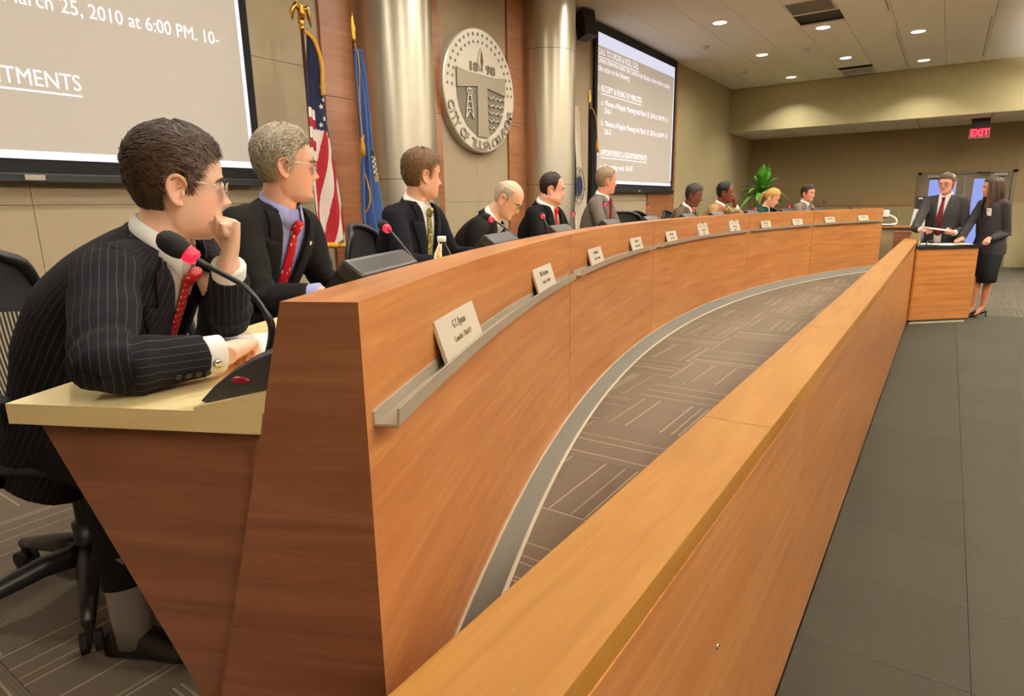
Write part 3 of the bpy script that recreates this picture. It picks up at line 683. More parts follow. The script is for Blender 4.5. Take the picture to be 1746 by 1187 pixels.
# ------------------------------------------------------------------ speakers
def wall_speaker(x, y, z, label, rz=0):
    t = thing('wall_speaker', label, 'speaker', (x, y, z), 'wall speakers')
    bm = box_bm((0, 0, 0), (.22, .20, .34), .012)
    for v in bm.verts: v.co = Vector((v.co.x*(1-.25*(v.co.y > 0)), v.co.y, v.co.z)); v.co = Vector((x, y, z)) + rotz(rz) @ (Matrix.Rotation(-.2, 3, 'X') @ v.co)
    from_bm('cabinet', bm, MT['black'], t)
    tube('bracket', [(x+.02, y+.08, z+.05), (x+.02, 4.38, z+.10)], .015, MT['grey_plastic'], t, n=8)
    bm = box_bm((0, -.103, 0), (.19, .006, .30), .003)
    for v in bm.verts: v.co = Vector((x, y, z)) + rotz(rz) @ (Matrix.Rotation(-.2, 3, 'X') @ v.co)
    from_bm('grille', bm, MT['black_mat'], t)
wall_speaker(7.95, 4.22, 3.80, 'black loudspeaker high on the wall beside the right screen', -.3)
wall_speaker(5.78, 4.15, 3.90, 'black loudspeaker above the round seal, mostly out of the picture', -.2)
# ------------------------------------------------------------------ round seal
def seal():
    cx, cy, cz, R = 5.755, 4.345, 2.705, .63
    t = thing('wall_seal', 'round satin metal seal with a large letter T on the fabric wall between the columns', 'seal', (cx, YB, cz))
    lathe('disc', [(R-.012, -.045), (R, -.035), (R, .035), (R-.004, .05)], (cx, cy+.01, cz), MT['seal_metal'], t, n=72, axis='Y', smooth=False)
    P = lambda x, z, d: Vector((cx+x*R, cy-.036-d, cz+z*R))
    def plate(name, pts, d0, d1, m, par=t):
        n = len(pts); V = [P(x, z, d1) for x, z in pts]+[P(x, z, d0) for x, z in pts]
        F = [tuple(range(n)), tuple(range(2*n-1, n-1, -1))] + [((i+1) % n, i, n+i, n+(i+1) % n) for i in range(n)]
        return mk(name, V, F, m, par)
    # shield: flat top, rounded bottom
    U = [(.68, .27), (-.68, .27), (-.68, -.02)] + [(-.68*math.cos(a), -.02-.72*math.sin(a)) for a in [k*PI/24 for k in range(1, 24)]] + [(.68, -.02)]
    plate('shield', U[::-1], -.004, .003, MT['seal_dark'])
    Tt = [(-.68, .30)] + [(x, .30-.05*(1-(x/.68)**2)) for x in (-.5, -.3, 0, .3, .5)] + [(.68, .30), (.68, .0), (.14, .07), (.14, -.4), (.16, -.74), (-.16, -.74), (-.14, -.4), (-.14, .07), (-.68, .0)]
    plate('letter_t', Tt[::-1], 0, .018, MT['seal_grey'])
    # oil derrick
    def bars(name, segs, r, m, d=.014):
        parts = [tube_vf([P(*a, d), P(*b, d)], r, 6) for a, b in segs]; V, F = join_vf(parts); return mk(name, V, F, m, t, kind='stuff')
    dx = -.36
    bars('derrick', [((dx-.10, -.46), (dx-.035, -.06)), ((dx+.10, -.46), (dx+.035, -.06)), ((dx-.03, -.10), (dx+.03, -.10)), ((dx-.05, -.20), (dx+.05, -.20)), ((dx-.065, -.31), (dx+.065, -.31)), ((dx-.10, -.46), (dx, -.34)), ((dx, -.34), (dx+.10, -.46)),
                     ((dx-.06, -.06), (dx+.06, -.06)), ((dx-.06, 0), (dx+.06, 0)), ((dx-.06, -.06), (dx-.06, 0)), ((dx+.06, -.06), (dx+.06, 0)), ((dx, .03), (dx, -.06))], .0075, MT['seal_metal'])
    for k in range(5):
        z = -.08-.125*k; x0, x1 = .17, min(.66, .66*math.sqrt(max(.05, 1-((z+.02)/.72)**2))); pts = []
        n = 40
        for i in range(n):
            x = x0+(x1-x0)*i/(n-1); pts.append(P(x, z+.03-.04*abs(math.sin((x-x0)*PI/.135)), .012))
        tube('wave', pts, .007, MT['seal_metal'], t, n=6)
    A = [(0, .70), (.05, .62), (.085, .50), (.08, .42), (.045, .37), (.05, .33), (-.05, .33), (-.045, .37), (-.08, .42), (-.085, .50), (-.05, .62)]
    plate('arrowhead', A[::-1], -.001, .010, MT['seal_metal'])
    B = [(0, .66), (.03, .58), (.05, .49), (.02, .40), (.025, .34), (-.025, .34), (-.01, .42), (-.035, .48), (-.02, .56)]
    plate('arrow_flakes', B[::-1], .010, .014, mat('flaked_brown', lin(120, 90, 66), .5, metal=.5), t)
    put_text('year_digits', '18', .12, P(-.35, .31, .002), (1, 0, 0), (0, 0, 1), MT['seal_dark'], t, extrude=.006, sx=1.4, bold=.004, kind='stuff'); put_text('year_digits', '98', .12, P(.14, .31, .002), (1, 0, 0), (0, 0, 1), MT['seal_dark'], t, extrude=.006, sx=1.4, bold=.004, kind='stuff')
    for r, n in ((.90, 22), (.785, 20)):
        for k in range(n):
            a = math.radians(2+176*k/(n-1)); c = (r*math.cos(a), r*math.sin(a)); pts = []
            for q in range(10):
                rr = .03 if q % 2 == 0 else .013; b = PI/2+q*PI/5; pts.append((c[0]+rr*math.cos(b), c[1]+rr*math.sin(b)))
            plate('star', pts[::-1], -.001, .004, MT['seal_dark'])
    s = 'CITY OF TULSA OKLAHOMA'; n = len(s)
    for k, ch in enumerate(s):
        if ch == ' ': continue
        a = math.radians(199+142*k/(n-1)); r = .955
        up = Vector((-math.cos(a), 0, -math.sin(a))); xd = Vector((-math.sin(a), 0, math.cos(a)))
        put_text('letter', ch, .135, P(r*math.cos(a), r*math.sin(a), .004), xd, up, MT['seal_grey'], t, extrude=.008, align='CENTER', bold=.001)
seal()

# ------------------------------------------------------------------ flags
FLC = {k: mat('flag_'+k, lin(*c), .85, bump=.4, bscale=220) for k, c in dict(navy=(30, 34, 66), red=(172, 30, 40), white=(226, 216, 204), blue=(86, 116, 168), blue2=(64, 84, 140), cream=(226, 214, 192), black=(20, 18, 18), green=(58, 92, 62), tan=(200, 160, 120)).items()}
FLK = list(FLC)
def drape(name, par, bound, zt, zb, y0, folds, amp, colour, nu=70, nv=110, ph=0.0, warp=.06):
    V = []; F = []; fm = []
    for j in range(nv+1):
        v = j/nv; l, r = bound(v)
        for i in range(nu+1):
            u = i/nu; a = amp*(.35+.65*v)
            x = l+(r-l)*(u + warp*math.sin(u*2*PI*folds+1.2+v)*(1-abs(2*u-1)))
            y = y0 - a*math.sin(u*2*PI*folds+ph+.8*v) + .012*math.sin(9*v+4*u)
            sag = .02*math.sin(u*2*PI*folds+ph)
            V.append((x, y, zt+(zb-zt)*v+sag*v))
    w = nu+1
    for j in range(nv):
        for i in range(nu):
            F.append((j*w+i, (j+1)*w+i, (j+1)*w+i+1, j*w+i+1)); x, y, z = V[j*w+i]; fm.append(FLK.index(colour((i+.5)/nu, (j+.5)/nv, x, z)))
    o = mk(name, V, F, [FLC[k] for k in FLK], par, smooth=True, fm=fm)
    m = o.modifiers.new('solid', 'SOLIDIFY'); m.thickness = .004; o_bvh[par.name] = BVHTree.FromPolygons([Vector(v) for v in V], F); return o
o_bvh = {}
def on_cloth(t, x, z, off=.006):
    r = o_bvh[t.name].ray_cast(Vector((x, 3.0, z)), Vector((0, 1, 0)), 2)
    return r[0] + Vector((0, -off, 0)) if r[0] is not None else None
def pole(t, x, y, z1, finial, colr=None, tip=None):
    tube('pole', [(x, y, W), (tip[0] if tip else x, tip[1] if tip else y, z1)], .0125, mat('dark_pole', lin(70, 40, 26), .35), t, n=12)
    lathe('base', [(.001, W+.001), (.13, W+.002), (.13, W+.02), (.06, W+.05), (.03, W+.12), (.02, W+.13)], (x, y, 0), MT['gold'], t, n=28)
    X, Y = (tip if tip else (x, y))
    if finial == 'spear':
        lathe('finial', [(.014, z1), (.02, z1+.01), (.016, z1+.03), (.02, z1+.05), (.017, z1+.06), (.024, z1+.09), (.012, z1+.16), (.002, z1+.23)], (X, Y, 0), MT['gold'], t, n=12)
    else:
        V, F = join_vf([lathe_vf([(.014, z1), (.02, z1+.02), (.014, z1+.04), (.028, z1+.06), (.012, z1+.085)], (X, Y, 0), 14),
            tube_vf([(X, Y, z1+.07), (X, Y-.01, z1+.12), (X-.005, Y-.015, z1+.17), (X-.02, Y-.02, z1+.19)], [.022, .026, .016, .006], 10),
            tube_vf([(X, Y, z1+.13), (X-.05, Y-.01, z1+.17), (X-.075, Y, z1+.12), (X-.08, Y, z1+.06)], [.014, .02, .018, .004], 8),
            tube_vf([(X, Y, z1+.13), (X+.05, Y-.01, z1+.165), (X+.07, Y, z1+.11), (X+.085, Y, z1+.04)], [.014, .02, .018, .004], 8)])
        mk('eagle_finial', V, F, MT['gold'], t, smooth=True)
def fringe(t, pts, w=.03):
    tube('gold_fringe', spline(pts, 26), w/2, MT['gold_cloth'], t, n=8)
us = thing('national_flag', 'stars and stripes flag with gold fringe hanging behind the grey haired man', 'flag', (3.27, 4.05, W))
pole(us, 3.28, 4.10, 2.78, 'eagle', tip=(3.265, 4.08))
def usb(v): return 3.235-.09*min(1, v*1.8)+.05*v*v, 3.30+.19*v**.8
def usc(u, v, x, z):
    if u < .40-.2*v*0:
        if v < .34: return 'navy'
        if v < .62: return 'red' if int((v-.34)/.048) % 2 else 'white'
    if v < .40+.07*u: return 'navy'
    l_, r_ = usb(v); return 'red' if int(math.floor((l_+(r_-l_)*u-3.0+.20*(2.77-z))/.064)) % 2 else 'white'
drape('cloth', us, usb, 2.74, 1.24, 4.0, 1.5, .035, usc, nu=90, nv=150, ph=1.0, warp=.025)
fringe(us, [(3.25, 4.03, 2.77), (3.295, 3.985, 2.70), (3.315, 3.95, 2.55), (3.30, 3.94, 2.42), (3.295, 3.94, 2.32)], .03)
fringe(us, [(3.22, 3.99, 1.225), (3.30, 3.95, 1.22), (3.38, 4.0, 1.215), (3.47, 3.97, 1.21)], .045)
for k, (x, z) in enumerate([(3.345, 2.44), (3.325, 2.39), (3.365, 2.335), (3.335, 2.30), (3.315, 2.25), (3.365, 2.20), (3.335, 2.165), (3.385, 2.14), (3.31, 2.12), (3.36, 2.06)]):
    pts = []
    for q in range(10):
        rr = .021 if q % 2 == 0 else .009; b = PI/2+q*PI/5+.2; q_ = on_cloth(us, x-.015+rr*.8*math.cos(b), z+rr*math.sin(b))
        if q_ is None: break
        pts.append(q_)
    if len(pts) == 10: mk('star', pts+[p+Vector((0, .004, 0)) for p in pts], [tuple(range(9, -1, -1)), tuple(range(10, 20))]+[(i, (i+1) % 10, 10+(i+1) % 10, 10+i) for i in range(10)], FLC['white'], us)
ok = thing('state_flag', 'blue flag with gold fringe and a tasselled cord in front of the left steel column', 'flag', (3.64, 4.0, W))
pole(ok, 3.66, 3.93, 2.76, 'spear', tip=(3.64, 3.95))
def okc(u, v, x, z):
    if u > .78 and .50 < v < .66: return 'tan' if v > .625 else ('green' if v < .53 or int(v*110+u*9) % 3 == 0 else 'cream')
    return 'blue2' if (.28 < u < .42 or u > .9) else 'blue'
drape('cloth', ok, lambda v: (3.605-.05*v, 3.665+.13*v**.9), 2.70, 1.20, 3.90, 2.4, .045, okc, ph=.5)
for path, w_ in (([(3.575, 2.0), (3.60, 2.04), (3.63, 2.06), (3.66, 2.05)], .022), ([(3.59, 1.93), (3.61, 1.86), (3.645, 1.70), (3.65, 1.55), (3.61, 1.42), (3.60, 1.32), (3.63, 1.22)], .016)):
    pp_ = [on_cloth(ok, x, z, .002) for x, z in path]; pp_ = [p for p in pp_ if p is not None]
    if len(pp_) > 2: fringe(ok, pp_, w_)
tube('cord', spline([(3.63, 3.93, 2.74), (3.58, 3.84, 2.6), (3.555, 3.83, 2.3), (3.552, 3.83, 2.03)], 16), .0035, MT['gold_cloth'], ok, n=6)
lathe('tassel', [(.006, .02), (.014, .0), (.012, -.01), (.018, -.05), (.022, -.12), (.001, -.121)], (3.552, 3.83, 2.02), MT['gold_cloth'], ok, n=12)
cf = thing('city_flag', 'cream white flag with a dark ring of lettering right of the second column', 'flag', (7.55, 4.15, W))
pole(cf, 7.56, 4.22, 2.80, 'spear')
drape('cloth', cf, lambda v: (7.50-.03*v, 7.56+.24*v**.9), 2.74, 1.15, 4.12, 2.0, .045, lambda u, v, x, z: 'cream', ph=.3)
ringc = Vector((7.505, 4.055, 1.74))
for r in (.15, .235):
    tube('ring', [ringc+Vector((r*.62*math.cos(a), 0, r*math.sin(a))) for a in [k*2*PI/40 for k in range(41)]], .0035, FLC['navy'], cf, n=6)
for k, ch in enumerate('OKLAHOMA'):
    a = math.radians(118-22*k-20); up = Vector((math.cos(a), 0, math.sin(a))); xd = Vector((math.sin(a), 0, -math.cos(a)))
    put_text('letter', ch, .075, ringc+Vector((.165*.62*up.x*1, -.006, .165*up.z)), xd, up, FLC['navy'], cf, extrude=.001, align='CENTER')
mk('emblem', [ringc+Vector((.13*.62*math.cos(a), -.004, .13*math.sin(a))) for a in [k*2*PI/28 for k in range(28)]], [tuple(range(27, -1, -1))], FLC['navy'], cf)
bf = thing('memorial_flag', 'black flag with a gold finial and tassel beside the right screen', 'flag', (7.80, 4.05, W))
pole(bf, 7.95, 4.15, 2.80, 'spear', tip=(7.90, 4.12))
drape('cloth', bf, lambda v: (7.865-.04*v, 7.92+.12*v**.8), 2.74, 1.15, 4.08, 2.0, .04, lambda u, v, x, z: 'cream' if (abs(u-.55-.1*math.sin(14*v)) < .035 and v > .5 and int(v*26) % 3) else 'black', ph=.9)
tube('cord', spline([(7.89, 4.08, 2.76), (7.90, 4.01, 2.6), (7.89, 3.99, 2.32)], 10), .006, MT['gold_cloth'], bf, n=6)
lathe('tassel', [(.008, .02), (.016, .0), (.02, -.06), (.024, -.14), (.001, -.141)], (7.89, 3.99, 2.32), MT['gold_cloth'], bf, n=12)

# ------------------------------------------------------------------ plant
pl = thing('potted_plant', 'bushy green dracaena with strap leaves in the far corner behind the desk', 'plant', (13.4, 3.12, W))
lathe('pot', [(.14, W+.001), (.18, W+.30), (.19, W+.34), (.175, W+.34), (.165, W+.30)], (13.4, 3.12, 0), MT['grey_plastic'], pl, n=28)
lathe('soil', [(.001, W+.31), (.165, W+.30)], (13.4, 3.12, 0), mat('soil', lin(50, 38, 28), 1), pl, n=24, caps=False)
LEAF = mat('leaf_green', lin(92, 158, 54), .4, var=.25, vscale=6); TRK = mat('plant_cane', lin(110, 84, 54), .8, bump=.4, bscale=60)
for (dx, dy, top, nl, ll) in ((0, 0, 1.66, 46, .54), (.06, .06, 1.08, 24, .34), (-.05, .08, .78, 16, .28)):
    b = Vector((13.4+dx, 3.12+dy, W+.3)); e = Vector((13.4+dx*1.5, 3.12+dy*1.5, W+top-.35))
    tube('cane', [b, b.lerp(e, .5), e], [.022, .02, .016], TRK, pl, n=10)
    for k in range(nl):
        az = k*2.399+dx*9; el = math.radians(82-74*(k/nl)**.9); L = ll*(.75+.5*random.random()); bw = .030*(L/.4+.3)
        st = e+Vector((0, 0, .10-.20*k/nl)); d = Vector((math.cos(az)*math.cos(el), math.sin(az)*math.cos(el), math.sin(el))); s = Vector((-math.sin(az), math.cos(az), 0)); V = []; F = []
        n = 8
        for q in range(n+1):
            tq = q/n; p = st + d*L*tq + Vector((0, 0, -1))*L*.75*tq**2.2*(1.1-el/1.6); w = bw*math.sin(PI*min(1, .12+tq*.88))**.7*(1 if q < n else .05); nz = Vector((0, 0, -w*.35))
            V += [p-s*w, p+nz, p+s*w]
        for q in range(n):
            o = q*3; F += [(o, o+3, o+4, o+1), (o+1, o+4, o+5, o+2)]
        mk('leaf', V, F, LEAF, pl, smooth=True)

# ------------------------------------------------------------------ chairs
def make_chair():
    t = thing('office_chair', None, 'chair', (0, 0, 0), 'black mesh office chairs')
    for k in range(5):
        a = PI/2+k*2*PI/5+.35; c, s = math.cos(a), math.sin(a)
        lg = tube('base_leg', [(c*.03, s*.03, .125), (c*.12, s*.12, .125), (c*.24, s*.24, .10), (c*.325, s*.325, .082)], [.034, .030, .023, .016], MT['black'], t, n=10)
        V, F = join_vf([lathe_vf([(.012, -.026), (.028, -.024), (.028, -.008), (.02, -.006)], (0, 0, 0), 16, 'X'), lathe_vf([(.02, .006), (.028, .008), (.028, .024), (.012, .026)], (0, 0, 0), 16, 'X'), tube_vf([(0, 0, 0), (0, -.008, .055)], .012, 8)])
        R_ = rotz(a-PI/2); mk('caster', [R_ @ v + Vector((c*.325, s*.325, .029)) for v in V], F, MT['black_mat'], lg, smooth=False)
    lathe('gas_lift', [(.034, .09), (.034, .22), (.022, .22), (.022, .40), (.05, .41)], (0, 0, 0), MT['black'], t, n=18)
    rbox('mechanism', (0, .0, .415), (.22, .26, .05), MT['black'], t, bevel=.012)
    # seat: soft slab with waterfall front
    V = []; F = []; nx, ny = 14, 14
    for sgn in (1, -1):
        for j in range(ny+1):
            for i in range(nx+1):
                u, v = 2*i/nx-1, 2*j/ny-1; e = max(0, 1-abs(u)**5)*max(0, 1-abs(v)**5)
                z = .468 + sgn*.030*e**.5 - .03*max(0, v-.5)**2*4 + .012*u*u
                V.append((u*.25*(1-.06*v*v), v*.245, z))
    w = nx+1; o2 = w*(ny+1)
    for j in range(ny):
        for i in range(nx):
            a, b, c, d = j*w+i, j*w+i+1, (j+1)*w+i+1, (j+1)*w+i; F += [(a, b, c, d), (o2+d, o2+c, o2+b, o2+a)]
    mk('seat', V, F, MT['black_soft'], t, smooth=True)
    # backrest: curved frame with mesh
    def bp(u, v):                       # u -1..1 across, v 0..1 up
        wd = (.225+.025*math.sin(PI*v))*(1-.16*max(0, (v-.72)/.28)**2.5)
        x = u*wd; y = -.235-.05*v-.05*math.sin(PI*v)*.6+.055*u*u; z = .52+.48*v-.045*abs(u)**3*v
        return Vector((x, y, z))
    edge = [bp(-1, q/12) for q in range(13)] + [bp(-1+2*q/12, 1) for q in range(1, 13)] + [bp(1, 1-q/12) for q in range(1, 13)] + [bp(1-2*q/12, 0) for q in range(1, 12)]
    sm = spline(edge+[edge[0]], 90)
    tube('back_frame', sm, .016, MT['black'], t, n=10)
    V = []; F = []; ns = 44
    for k in range(ns):
        u0 = -1+2*(k+.22)/ns; u1 = -1+2*(k+.78)/ns; o = len(V); m = 12
        for q in range(m+1): V += [bp(u0, q/m), bp(u1, q/m)]
        for q in range(m): F.append((o+2*q, o+2*q+1, o+2*q+3, o+2*q+2))
    mk('mesh_ribs', V, F, MT['mesh_black'], t, kind='stuff')
    V = []; F = []
    for q in range(9):
        for k in range(13): V.append(bp(-1+2*k/12, .62+.38*q/8)+Vector((0, .004, 0)))
    for q in range(8):
        for k in range(12): F.append((q*13+k, q*13+k+1, (q+1)*13+k+1, (q+1)*13+k))
    mk('head_band', V, F, MT['mesh_black'], t, smooth=True)
    tube('spine', [(0, -.10, .41), (0, -.26, .44), (0, -.30, .60), (0, -.315, .75)], [.022, .024, .02, .012], MT['black'], t, n=10)
    for s in (-1, 1):
        am = tube('armrest', [(s*.22, 0, .44), (s*.285, -.02, .47), (s*.29, -.03, .60), (s*.285, -.02, .655)], .014, MT['black'], t, n=10)
        rbox('arm_pad', (s*.283, .02, .668), (.075, .24, .028), MT['black'], am, bevel=.012)
    return t
CHAIR = make_chair(); _cu = [0]
def chair(x, y, rz, label, z=W, solid=False):
    """rz: heading in degrees (0 = +x)"""
    o = CHAIR if _cu[0] == 0 else copy_tree(CHAIR); _cu[0] += 1
    o.location = (x, y, z); o.rotation_euler[2] = math.radians(rz-90); o['label'] = label; return o

# ------------------------------------------------------------------ double door, exit sign
def door(y0, y1, n, label, hinge):
    t = thing('door_%d' % n, label, 'door', (XF, (y0+y1)/2, 0), kind='structure'); x = XF-.0; st = .15
    rbox('stile', (x+.03, y0+st/2, 1.02), (.045, st, 2.0), MT['door_metal'], t); rbox('stile', (x+.03, y1-st/2, 1.02), (.045, st, 2.0), MT['door_metal'], t)
    rbox('top_rail', (x+.03, (y0+y1)/2, 1.965), (.045, y1-y0-2*st, .11), MT['door_metal'], t); rbox('bottom_rail', (x+.03, (y0+y1)/2, .16), (.045, y1-y0-2*st, .26), MT['door_metal'], t)
    rbox('glass_pane', (x+.035, (y0+y1)/2, 1.10), (.008, y1-y0-2*st, 1.62), MT['glass'], t, bevel=0)
    rbox('push_bar', (x-.03, (y0+y1)/2, 1.0), (.04, y1-y0-.12, .05), MT['alu'], t, bevel=.01)
    c = rbox('door_closer', (x-.02, (y0+y1)/2+hinge*.16, 1.985), (.06, .30, .06), MT['alu'], t, bevel=.008)
    tube('closer_arm', [(x-.03, (y0+y1)/2+hinge*.1, 2.0), (x-.16, (y0+y1)/2-hinge*.04, 2.03), (x-.04, (y0+y1)/2-hinge*.22, 2.045)], .010, MT['grey_plastic'], c, n=8)
    return t
door(-.235, .58, 1, None, 1); door(-1.055, -.24, 2, None, -1)
fr = thing('trim_2', None, None, (XF, -.23, 0), kind='structure')
rbox('door_jamb', (XF+.03, .62, 1.04), (.12, .075, 2.08), MT['door_metal'], fr); rbox('door_jamb', (XF+.03, -1.09, 1.04), (.12, .075, 2.08), MT['door_metal'], fr); rbox('door_head', (XF+.03, -.235, 2.055), (.12, 1.80, .07), MT['door_metal'], fr)
ex = thing('exit_sign', 'glowing red exit sign hanging under the soffit by the doors', 'exit sign', (16.2, -.34, 2.80))
rbox('housing', (16.22, -.34, 2.775), (.045, .34, .21), MT['alu'], ex, bevel=.005); rbox('canopy', (16.22, -.34, 2.955), (.10, .30, .19), MT['black'], ex, bevel=.01)
rbox('face', (16.195, -.34, 2.775), (.006, .31, .18), MT['exit_plate'], ex, bevel=0)
put_text('lettering', 'EXIT', .19, (16.19, -.34, 2.71), (0, -1, 0), (0, 0, 1), MT['red_exit'], ex, extrude=.002, align='CENTER', sx=.78, bold=.006, kind='stuff')
# ------------------------------------------------------------------ clerk table with document camera, boards
tb = thing('clerk_table', 'beige fronted clerk table with a brown top beyond the far end of the desk', 'table', (12.55, .72, W))
rbox('table_top', (12.60, .76, 1.043), (.60, .86, .028), MT['wood_wall'], tb, bevel=.004, grain=1); rbox('front_panel', (12.37, .76, .72), (.02, .82, .62), MT['wall_beige'], tb, bevel=.002)
rbox('side_panel', (12.62, .35, .72), (.50, .02, .62), MT['wall_beige'], tb, bevel=.002); rbox('side_panel', (12.62, 1.17, .72), (.50, .02, .62), MT['wall_beige'], tb, bevel=.002)
dc = thing('document_camera', 'white document camera with a curved arm on the clerk table', 'camera', (12.55, .83, 1.058))
rbox('base', (12.55, .86, 1.073), (.26, .24, .03), MT['white_plastic'], dc, bevel=.008); rbox('base_edge', (12.42, .86, 1.066), (.01, .24, .018), MT['black'], dc, bevel=.002)
tube('arm', spline([(12.55, .74, 1.08), (12.55, .70, 1.11), (12.55, .72, 1.18), (12.55, .79, 1.225), (12.55, .85, 1.24)], 16), .013, MT['white_plastic'], dc, n=10)
rbox('camera_head', (12.55, .875, 1.265), (.09, .105, .115), MT['white_plastic'], dc, bevel=.02); rbox('lens_hood', (12.55, .875, 1.195), (.06, .07, .03), MT['grey_plastic'], dc, bevel=.006)
lathe('hinge', [(.03, -.02), (.032, 0), (.03, .02)], (12.55, .735, 1.085), MT['white_plastic'], dc, n=16)
wb_ = thing('white_board', 'tilted pale board standing just left of the man at the lectern', 'board', (12.0, .38, 1.05))
R_ = Matrix.Rotation(.10, 3, 'X'); rbox('panel', (12.0, .375, 1.19), (.02, .19, .29), MT['paper'], wb_, bevel=.003, rot=R_); rbox('foot', (12.05, .375, .72), (.12, .10, .62), MT['wall_beige'], wb_, bevel=.004)
mb = thing('computer_screen', 'black screen with a small white label behind the pale board', 'monitor', (12.5, .33, 1.06))
rbox('casing', (12.5, .33, 1.42), (.05, .26, .24), MT['black'], mb, bevel=.006); rbox('label_sticker', (12.472, .40, 1.505), (.003, .06, .022), MT['paper'], mb, bevel=0); rbox('stand', (12.5, .33, 1.17), (.06, .06, .28), MT['black'], mb); rbox('foot', (12.5, .33, 1.066), (.2, .2, .016), MT['black'], mb)
bx = thing('wooden_box', 'small brown wooden box front below the clerk table edge, left of the railing end', 'box', (11.9, .60, W))
rbox('front', (11.9, .57, .80), (.02, .22, .36), MT['wood_end'], bx, grain=1); rbox('side', (12.0, .465, .80), (.2, .02, .36), MT['wood_end'], bx); rbox('side', (12.0, .675, .80), (.2, .02, .36), MT['wood_end'], bx); rbox('lid', (12.0, .57, .985), (.22, .24, .02), MT['wood_end'], bx); rbox('plinth', (12.0, .57, .51), (.18, .2, .21), MT['black'], bx)
ol = thing('wall_outlet', 'small wall plate on the beige panel between the doc camera and the doors', 'outlet', (17.49, .95, 1.12))
rbox('cover', (17.493, .95, 1.15), (.012, .08, .12), MT['wall_beige'], ol, bevel=.004); rbox('socket', (17.486, .95, 1.15), (.004, .03, .07), MT['trim_light'], ol, bevel=.001)
# maroon side chair cut off by the right edge
sc_ = thing('side_chair', 'maroon side chair cut off by the right picture edge near the doors', 'chair', (16.6, -1.62, 0))
MAR = mat('maroon_fabric', lin(96, 40, 44), .9, bump=.3, bscale=200)
rbox('seat', (16.6, -1.68, .45), (.50, .50, .07), MAR, sc_, bevel=.02); rbox('backrest', (16.82, -1.68, .74), (.06, .48, .42), MAR, sc_, bevel=.02)
for sx in (-.2, .22):
    for sy in (-.2, .2): tube('leg', [(16.6+sx, -1.68+sy, .42), (16.6+sx*1.1, -1.68+sy*1.1, .002)], .013, MT['black'], sc_, n=8)
pn = thing('pen', 'green pen under the hand of the first man', 'pen', (.72, 1.27, ZWT))
tube('barrel', [(.655, 1.245, ZWT+.0065), (.775, 1.33, ZWT+.0065)], .0055, MT['green'], pn, n=10); tube('tip', [(.775, 1.33, ZWT+.0065), (.79, 1.34, ZWT+.004)], [.0045, .001], MT['chrome'], pn, n=8)
pa = thing('paper_sheet', 'white paper on the worktop under the first man\'s hand', 'paper', (.83, 1.33, ZWT))
rbox('sheet', (.84, 1.335, ZWT+.001), (.21, .28, .0016), MT['paper'], pa, bevel=0, rot=rotz(-.45))
# ------------------------------------------------------------------ people
def attr_mat(name, rough=.5, sss=0.0, spec=.4, bump=.0, bscale=600):
    m = mat(name, (1, 1, 1, 1), rough, spec=spec, sss=sss, bump=bump, bscale=bscale); nt = m.node_tree
    a = nt.nodes.new('ShaderNodeAttribute'); a.attribute_name = 'col'; nt.links.new(a.outputs['Color'], nt.nodes['Principled BSDF'].inputs['Base Color']); return m
SKIN = attr_mat('skin', .48, sss=.12, bump=.08, bscale=900)
HAIR = attr_mat('hair', .55, spec=.35)
EYEW = mat('eye_white', lin(226, 218, 208), .25); EYEI = mat('iris', lin(64, 70, 70), .2); EYEP = mat('pupil', lin(12, 10, 10), .15)
SHOE = mat('black_leather', lin(18, 16, 16), .3)
def cloth_mat(name, c, stripe=None, rough=.85, pat=None, c2=None, c3=None, scale=1.0):
    """woven cloth; stripe: pale pin stripes along the 'stripe' attribute; pat: small repeat on UV for ties"""
    m = mat(name, c, rough, spec=.25, bump=.25, bscale=700); nt = m.node_tree; b = nt.nodes['Principled BSDF']; L = nt.links.new
    b.inputs['Specular IOR Level'].default_value = .18
    if stripe:
        a = nt.nodes.new('ShaderNodeAttribute'); a.attribute_name = 'stripe'
        f = nt.nodes.new('ShaderNodeMath'); f.operation = 'FRACT'; L(a.outputs['Fac'], f.inputs[0])
        g = nt.nodes.new('ShaderNodeMath'); g.operation = 'LESS_THAN'; g.inputs[1].default_value = .10; L(f.outputs[0], g.inputs[0])
        mx = nt.nodes.new('ShaderNodeMixRGB'); mx.inputs[1].default_value = c; mx.inputs[2].default_value = stripe; L(g.outputs[0], mx.inputs[0]); L(mx.outputs[0], b.inputs['Base Color'])
    if pat:
        uv = nt.nodes.new('ShaderNodeUVMap'); v = nt.nodes.new('ShaderNodeTexVoronoi'); v.inputs['Scale'].default_value = scale; L(uv.outputs[0], v.inputs['Vector'])
        if pat == 'dots': v.inputs['Randomness'].default_value = 0.0
        rp = nt.nodes.new('ShaderNodeValToRGB'); e = rp.color_ramp.elements; rp.color_ramp.interpolation = 'CONSTANT'
        e[0].color = c2; e[1].color = c; e[1].position = {'dots': .16, 'floral': .26, 'check': .35}[pat]
        if c3: q = e.new(.18); q.color = c3
        L(v.outputs['Distance'], rp.inputs[0]); L(rp.outputs[0], b.inputs['Base Color'])
    return m
